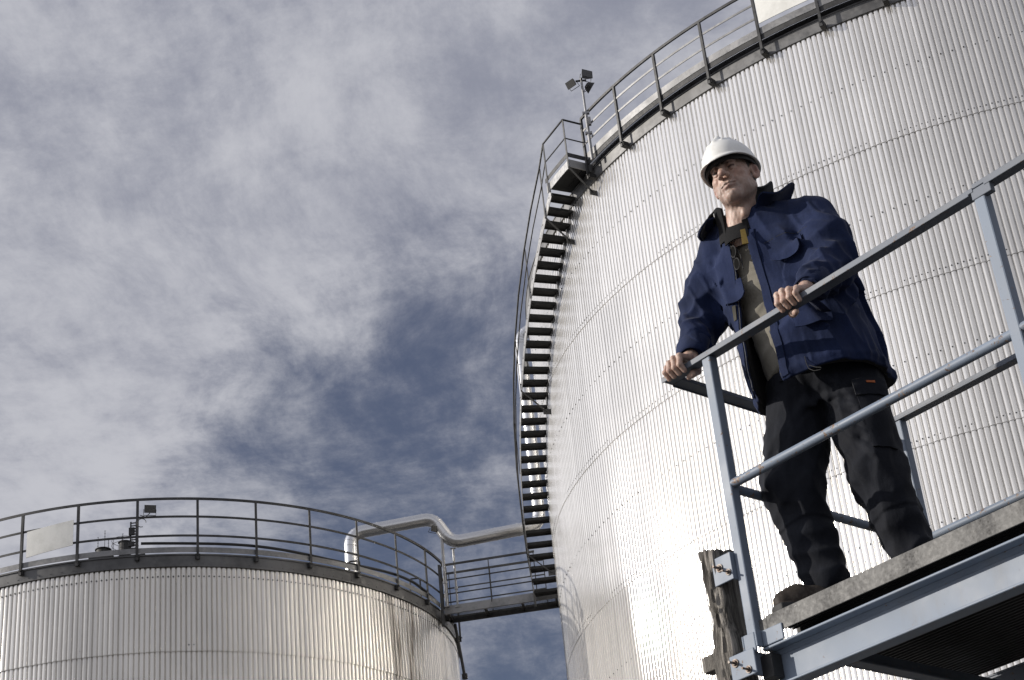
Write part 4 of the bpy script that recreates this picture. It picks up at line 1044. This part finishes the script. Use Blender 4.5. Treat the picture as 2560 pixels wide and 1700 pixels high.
# ---- sweater seen in the opening, with the shirt collar above it
def sweaterf(P):
    d, l, f = torso(P, -.030); d = d-.0+.0
    d = smax(d, (P[:, 2]-1.53), .02); d = smax(d, .88-P[:, 2], .01)
    fold = .006*ridge(P@np.diag([1, 1, .8]), 30, 6)*(P[:, 2] < 1.3)
    # the lower front drops straight down and hangs back inside the jacket
    back = np.clip((1.25-P[:, 2])/.4, 0, 1)*.06
    return np.maximum(d-fold+back*np.clip(f/.15, 0, 1), -.5)
mko('sweater', sweaterf, V3(-.10, .0, .86), V3(.48, .58, 1.50), .006, M['sweater'])
def line_on_front(pts, g):
    return [jfront(l, z, g) for l, z in pts]
# zip edges of both jacket fronts, press-stud badges
for nm, E_, sg in (('right', ER, -1), ('left', EL, 1)):
    zs = np.linspace(.845, 1.46, 46); pl = [jfront(np.interp(z, E_[:, 0], E_[:, 1])+sg*.004, z, -.002) for z in zs]
    mb = MB(); mb.tube([Vector(p-MOFF) for p in pl], .0028, 6); mb.build('zip', M['brass'] if sg < 0 else M['strap'], jk, 40)
    pl2 = [[jfront(np.interp(z, E_[:, 0], E_[:, 1])+sg*q, z, .0045) for q in (.004, .018, .034)] for z in zs[::2]]
    patch('front_facing', pl2, .003, M['navy'], jk)
for z0, z1 in ((.875, .925), (1.13, 1.19)):
    gr_ = [[jfront(np.interp(z, ER[:, 0], ER[:, 1])-q, z, .010) for q in (.010, .024)] for z in np.linspace(z0, z1, 6)]
    patch('badge', gr_, .0015, M['badge'], jk)
    mb = MB()
    for k, z in enumerate(np.linspace(z0+.006, z1-.006, 4)):
        p = jfront(np.interp(z, ER[:, 0], ER[:, 1])-.017, z, .0125)-MOFF; mb.bar(p-LAT*.004, p+LAT*.004*(1 if k % 2 else .4), .002, .004)
# chest pocket flaps: curved flaps standing slightly proud
def flap(l0, l1, z0, z1, drop, nm='pocket_flap'):
    gr_ = []
    for i in range(9):
        tt = i/8; row = []
        for j in range(13):
            u_ = j/12; l = l0+(l1-l0)*u_; z = z0+(z1-z0)*tt-drop*tt*math.sin(PI*u_)**.6+.010*(1-u_)*0
            row.append(jfront(l, z, .006+.016*tt**1.5))
        gr_.append(row)
    return patch(nm, gr_, .004, M['navy'], jk)
flap(-.105, -.205, 1.285, 1.215, .018)
flap(.035, .165, 1.355, 1.285, .020)
flap(.05, .17, 1.045, .985, .006)
# storm yoke seams and hem cord
mb = MB(); mb.tube([Vector(jfront(l, 1.375-.25*abs(l-.1)*.3, -.0005)-MOFF) for l in np.linspace(.03, .20, 14)], .0011, 5); mb.build('seam', M['strap'], jk, 40)
mb = MB(); c0_ = jfront(.045, .862, .003)-MOFF
mb.tube([Vector(c0_)+Vector(v) for v in ((0, 0, .02), (.004, -.004, -.01), (.012, -.006, -.035), (.03, -.004, -.052), (.055, .0, -.058), (.06, 0, -.052), (.04, -.002, -.042), (.014, -.004, -.022))], .0014, 6); mb.build('draw_cord', M['black'], jk, 40)

# ---- collar: fleece stand inside, flared wings outside (points given as azimuth round the neck)
def ring_pt(az, r, z, lean=(0, 0)):
    # az 0 = front (towards the rail), positive to his left
    return NECK+V3(math.sin(az)*r*1.08+lean[0], -math.cos(az)*r*.98+lean[1], z)
def wing(az0, az1, prof, m, th_=.006, nm='collar', jitter=0.0, n=12):
    gr_ = []
    for k, pr in enumerate(prof):
        row = []
        for i in range(n):
            tt = i/(n-1); az = az0+(az1-az0)*tt; r, z = pr(tt) if callable(pr) else pr
            row.append(ring_pt(az, r+jitter*math.sin(az*7+k*1.3), z+jitter*math.sin(az*5+k)))
        gr_.append(row)
    return patch(nm, gr_, th_, m, jk)
DG = R_
pk_ = lambda a0, a1, t_, c_, w_: math.exp(-(((a0+(a1-a0)*t_)-c_)/w_)**2)
wing(DG(40), DG(190), [(.084, -.075), (.086, .010), lambda t_: (.096, .085+.012*math.sin(t_*3)-.02*t_)], M['lining'], .009, 'collar_lining', .002)
wing(DG(-6), DG(-180), [(.076, -.085), (.074, -.005), lambda t_: (.077, .045+.045*math.sin(t_*PI)**.6)], M['lining'], .009, 'collar_lining', .002)
wing(DG(64), DG(160), [lambda t_: (.094, .035), lambda t_: (.116, .066+.030*pk_(57, 160, t_, 110, 26)), lambda t_: (.130+.012*pk_(57, 160, t_, 112, 20), .066+.062*pk_(57, 160, t_, 112, 24))], M['collar'], .005, 'collar_wing', .003, 22)
wing(DG(72), DG(168), [lambda t_: (.096, -.010), lambda t_: (.140+.020*pk_(52, 168, t_, 116, 26), .022+.050*pk_(52, 168, t_, 116, 34)), lambda t_: (.165+.050*pk_(52, 168, t_, 116, 24), .020+.088*pk_(52, 168, t_, 116, 28))], M['navy'], .006, 'collar_wing', .003, 24)
wing(DG(-30), DG(-165), [lambda t_: (.092, .060), lambda t_: (.116, .040), lambda t_: (.140+.008*math.cos(t_*3), .002-.016*(1-t_))], M['collar'], .005, 'collar_wing', .002)
wing(DG(-26), DG(-170), [lambda t_: (.098, .030), lambda t_: (.132, .018), lambda t_: (.148+.012*math.cos(t_*3), .006-.026*(1-t_)**2)], M['navy'], .006, 'collar_wing', .002)
# dark collar at the throat with an ochre edge
wing(DG(-14), DG(50), [lambda t_: (.088, -.110), lambda t_: (.086, -.085), lambda t_: (.078, -.045+.02*abs(t_-.4))], M['lining'], .005, 'shirt_collar', .001)
wing(DG(33), DG(43), [lambda t_: (.128, -.165), lambda t_: (.112, -.125), lambda t_: (.098, -.085)], M['yellow'], .004, 'shirt_collar', .001)

# ---- cuffs: straps round the sleeve ends
for wr, el, r_ in ((LWR, LEL, .054), (RWR, REL, .055)):
    ax = Vector(((wr-el)/np.linalg.norm(wr-el)).tolist()); c_ = Vector((wr-MOFF).tolist()); mb = MB()
    prof = [(-.070, r_+.010), (-.066, r_+.013), (-.010, r_+.004), (.004, r_+.001), (.006, r_-.004), (-.010, r_-.006)]
    q = ax.to_track_quat('Z', 'Y').to_matrix(); nn = 36; vs = []
    for i, (z_, rr) in enumerate(prof):
        for j in range(nn):
            a = 2*PI*j/nn; k_ = rr*(1+.05*math.sin(2*a+.6)+.025*math.sin(5*a+i*.4)); vs.append(c_+q@Vector((math.cos(a)*k_, math.sin(a)*k_*.86, z_)))
    mb.add(vs, [(i*nn+j, i*nn+(j+1) % nn, (i+1)*nn+(j+1) % nn, (i+1)*nn+j) for i in range(len(prof)-1) for j in range(nn)]); mb.build('cuff', M['navy'], jk, 60)

# ---- trousers
def legp(P, hip, kn, an, g=0.0):
    shin = kn*.5+an*.5
    d = chain(P, [hip, hip*.45+kn*.55, kn, shin, an+(kn-an)*.06], [.114+g, .098+g, .086+g, .074+g, .069+g], .03)
    return d
def tr_outer(P):
    dr = legp(P, RHIP, RKN, RAN, .004); dl = legp(P, LHIP, LKN, LAN, .002)
    pel = ell(P, (.195, .355, .90), (.185, .150, .15))
    d = smin(smin(dr, dl, .012), pel, .05)
    f = .013*ridge(P@np.array([[1, 0, 0], [0, 1, 0], [.6, .2, .5]]), 20, 3)+.006*ridge(P, 34, 5)*np.clip((P[:, 2]-.15)/.3, .35, 1)
    f = f+limbfold(P, RKN, RAN, .007, 26, 1.3)+limbfold(P, LKN, LAN, .008, 28, 2.7)+limbfold(P, RAN, RKN, .011, 34, 3.3, .9)+limbfold(P, LAN, LKN, .011, 34, 4.1, .9)
    # drag lines fanning from the crotch
    for k in range(5):
        for hp, kn, s_ in ((RHIP, RKN, 1), (LHIP, LKN, -1)):
            a = V3(.20, .24, .78); b = hp*(.75-.16*k)+kn*(.25+.16*k)+V3(-.07*s_, -.085, 0); f = f+.007*np.exp(-(np.maximum(cone(P, a, b, .004, .004), 0)/.010)**2)
    # reinforced knee patch stands proud with a lower edge
    for kn, an in ((RKN, RAN), (LKN, LAN)):
        ax = (kn-an)/np.linalg.norm(kn-an); t_ = (P-kn)@ax; near = np.linalg.norm(P-kn, axis=1) < .26
        own = (dr < dl) if kn is RKN else (dl <= dr); own = np.clip(.5+(dl-dr)*(1 if kn is RKN else -1)/.03, 0, 1); f = f+.006*own*np.clip((t_+.165)/.008, 0, 1)*np.clip((.12-t_)/.05, 0, 1)*near
    return d-f+.007
def trf(P):
    d = tr_outer(P)
    for kn, an in ((RKN, RAN), (LKN, LAN)): d = np.where(P[:, 2] < .2, np.maximum(d, .052+.02*(P[:, 1]-.25)-P[:, 2]), d)
    return smax(d, P[:, 2]-.99, .003)
tr = mko('trousers', trf, V3(-.08, .05, .02), V3(.58, .60, 1.0), .0048, M['jean'])
def trface(s0, z, dirv, ctr):
    """outermost trouser surface seen along dirv from a centre point"""
    dirv = np.array(dirv, float); dirv /= np.linalg.norm(dirv); ts = np.linspace(.30, 0, 150); pts = np.array(ctr)+dirv*ts[:, None]; dd = tr_outer(pts); k = int(np.argmax(dd < 0)); return pts[k]
def legpatch(nm, hip, kn, t0, t1, a0, a1, m, g=.006, th_=.004, n=(10, 10), bulge=0.0):
    ax = (kn-hip)/np.linalg.norm(kn-hip); u1 = V3(0, -1, 0)-ax*(V3(0, -1, 0)@ax); u1 /= np.linalg.norm(u1); u2 = np.cross(u1, ax)
    gr_ = []
    for i in range(n[0]):
        row = []
        for j in range(n[1]):
            t_ = t0+(t1-t0)*i/(n[0]-1); a = DG(a0+(a1-a0)*j/(n[1]-1)); c_ = hip+(kn-hip)*t_; dv = u1*math.cos(a)+u2*math.sin(a)
            row.append(trface(0, 0, dv, c_)+dv*(g+bulge*math.sin(PI*i/(n[0]-1))*math.sin(PI*j/(n[1]-1))))
        gr_.append(row)
    return patch(nm, gr_, th_, m, tr), gr_
sgn_ = 1
pk, gk = legpatch('cargo_pocket', LHIP, LKN, .30, .88, 40, 92, M['jean'], .003, .005, bulge=.010)
pf_, gf = legpatch('pocket_flap', LHIP, LKN, .20, .36, 38, 95, M['jean'], .012, .005)
legpatch('pocket_tag', LHIP, LKN, .235, .255, 60, 74, M['orange'], .018, .002, (3, 4))
legpatch('belt_loop', RHIP, RKN, -.10, .06, 12, 17, M['jean'], .006, .003, (4, 3))
def stitch(gr_, par, g=.004):
    mb = MB(); rim = [gr_[0][j] for j in range(len(gr_[0]))]+[gr_[i][-1] for i in range(1, len(gr_))]+[gr_[-1][j] for j in range(len(gr_[0])-2, -1, -1)]+[gr_[i][0] for i in range(len(gr_)-2, 0, -1)]
    cc = sum(rim)/len(rim); mb.tube([Vector((p+(cc-p)*.05+V3(.3, -.95, 0)*g-MOFF).tolist()) for p in rim], .0008, 4); return mb.build('stitching', M['collar'], par)
stitch(gf, pf_, .006)

# ---- boots
def boot(nm, an, yaw, pitch=0.0):
    ya = DG(yaw); fd = V3(math.sin(ya), -math.cos(ya), 0); sd2 = V3(math.cos(ya), math.sin(ya), 0)
    base = V3(an[0], an[1], 0)
    def f(P):
        q = P-base; X = q@sd2; F_ = q@fd; Z = q[:, 2]; Q = np.stack([X, F_, Z], 1)
        d = chain(Q, [(0, -.045, .048), (0, .05, .050), (.004, .125, .046), (.0, .175, .040)], [.040, .043, .047, .036], .03)
        d = smin(d, cone(Q, (0, -.035, .06), (0, -.020, .15), .045, .050), .03)
        d = smax(d, .022-Z, .006)
        w_ = .046+.008*np.exp(-((F_-.11)/.05)**2)-.010*np.clip((F_-.13)/.08, 0, 1)-.004*np.exp(-((F_+.0)/.04)**2)
        e = np.maximum(np.abs(Z-.013)-.013, np.maximum(np.abs(X)-w_, np.maximum(-(F_+.085), np.hypot(np.maximum(F_-.165, 0), X*.8)-.050)))
        d = smin(d, e, .003)
        for k in range(5): d = smin(d, cone(Q, (-.024, .035+.018*k, .096-.006*k), (.024, .035+.018*k, .096-.006*k), .0028, .0028), .003)
        d = d+.002*ridge(P, 60, 2)*(Z > .03)*np.exp(-((F_-.10)/.04)**2)
        return smax(d, -Z+.001, .001)
    return mko(nm, f, base-V3(.22, .25, .01), base+V3(.22, .20, .21), .004, [M['boot'], M['strap']], mif=lambda v: (v[:, 2] < .025).astype(int))
boot('boot', RAN, -20); boot('boot', LAN, 12)

# ---- spectacles hanging on a cord at his chest
gl = froot('spectacles', 'dark folded spectacles hanging on a cord at the chest of the man', 'spectacles', (.18, .05, 1.36))
GO = V3(.18, .05, 1.36)
def sp_pt(l, z, g): 
    cs, cw = np.interp(z, TS[:, 0], TS[:, 1]), np.interp(z, TS[:, 0], TS[:, 2]); return V3(cs, cw, z)+LAT*l+FRT*(np.interp(z, [1.1, 1.3, 1.5], [.175, .160, .09])+g)
for k, (zc, lc) in enumerate(((1.385, -.088), (1.328, -.090))):
    pts = []; c_ = sp_pt(lc, zc, .018)
    ring = [c_+LAT*(.013*math.cos(a))+V3(0, 0, .023*math.sin(a))+FRT*.004*math.cos(a) for a in np.linspace(0, 2*PI, 25)]
    mb = MB(); mb.tube([Vector((p-GO).tolist()) for p in ring], .0022, 6); rm = mb.build('rim', M['strap'], gl, 40)
    mb = MB(); mb.add([Vector((p-GO).tolist()) for p in ring[:-1]]+[Vector((p+FRT*.0015-GO).tolist()) for p in ring[:-1]], [tuple(range(24)), tuple(range(47, 23, -1))]+[(j, (j+1) % 24, 24+(j+1) % 24, 24+j) for j in range(24)]); mb.build('lens', M['lens'], gl)
mb = MB(); mb.tube([Vector((sp_pt(-.088, 1.362, .018)-GO).tolist()), Vector((sp_pt(-.090, 1.352, .021)-GO).tolist())], .002, 6); mb.build('bridge', M['strap'], gl, 40)
mb = MB(); mb.tube([Vector((sp_pt(-.074, 1.40, .016)-GO).tolist()), Vector((sp_pt(-.068, 1.36, .012)-GO).tolist()), Vector((sp_pt(-.074, 1.30, .014)-GO).tolist())], .0022, 6); mb.build('temple_arm', M['strap'], gl, 40)
mb = MB(); mb.tube([Vector((p-GO).tolist()) for p in (sp_pt(-.088, 1.408, .018), sp_pt(-.088, 1.44, .014), sp_pt(-.070, 1.47, .012), sp_pt(-.060, 1.50, .012))], .0018, 6)
mb.tube([Vector((p-GO).tolist()) for p in (sp_pt(-.082, 1.408, .018), sp_pt(-.060, 1.44, .014), sp_pt(-.045, 1.47, .012), sp_pt(-.035, 1.50, .010))], .0012, 6); mb.build('cord', M['strap'], gl, 40)
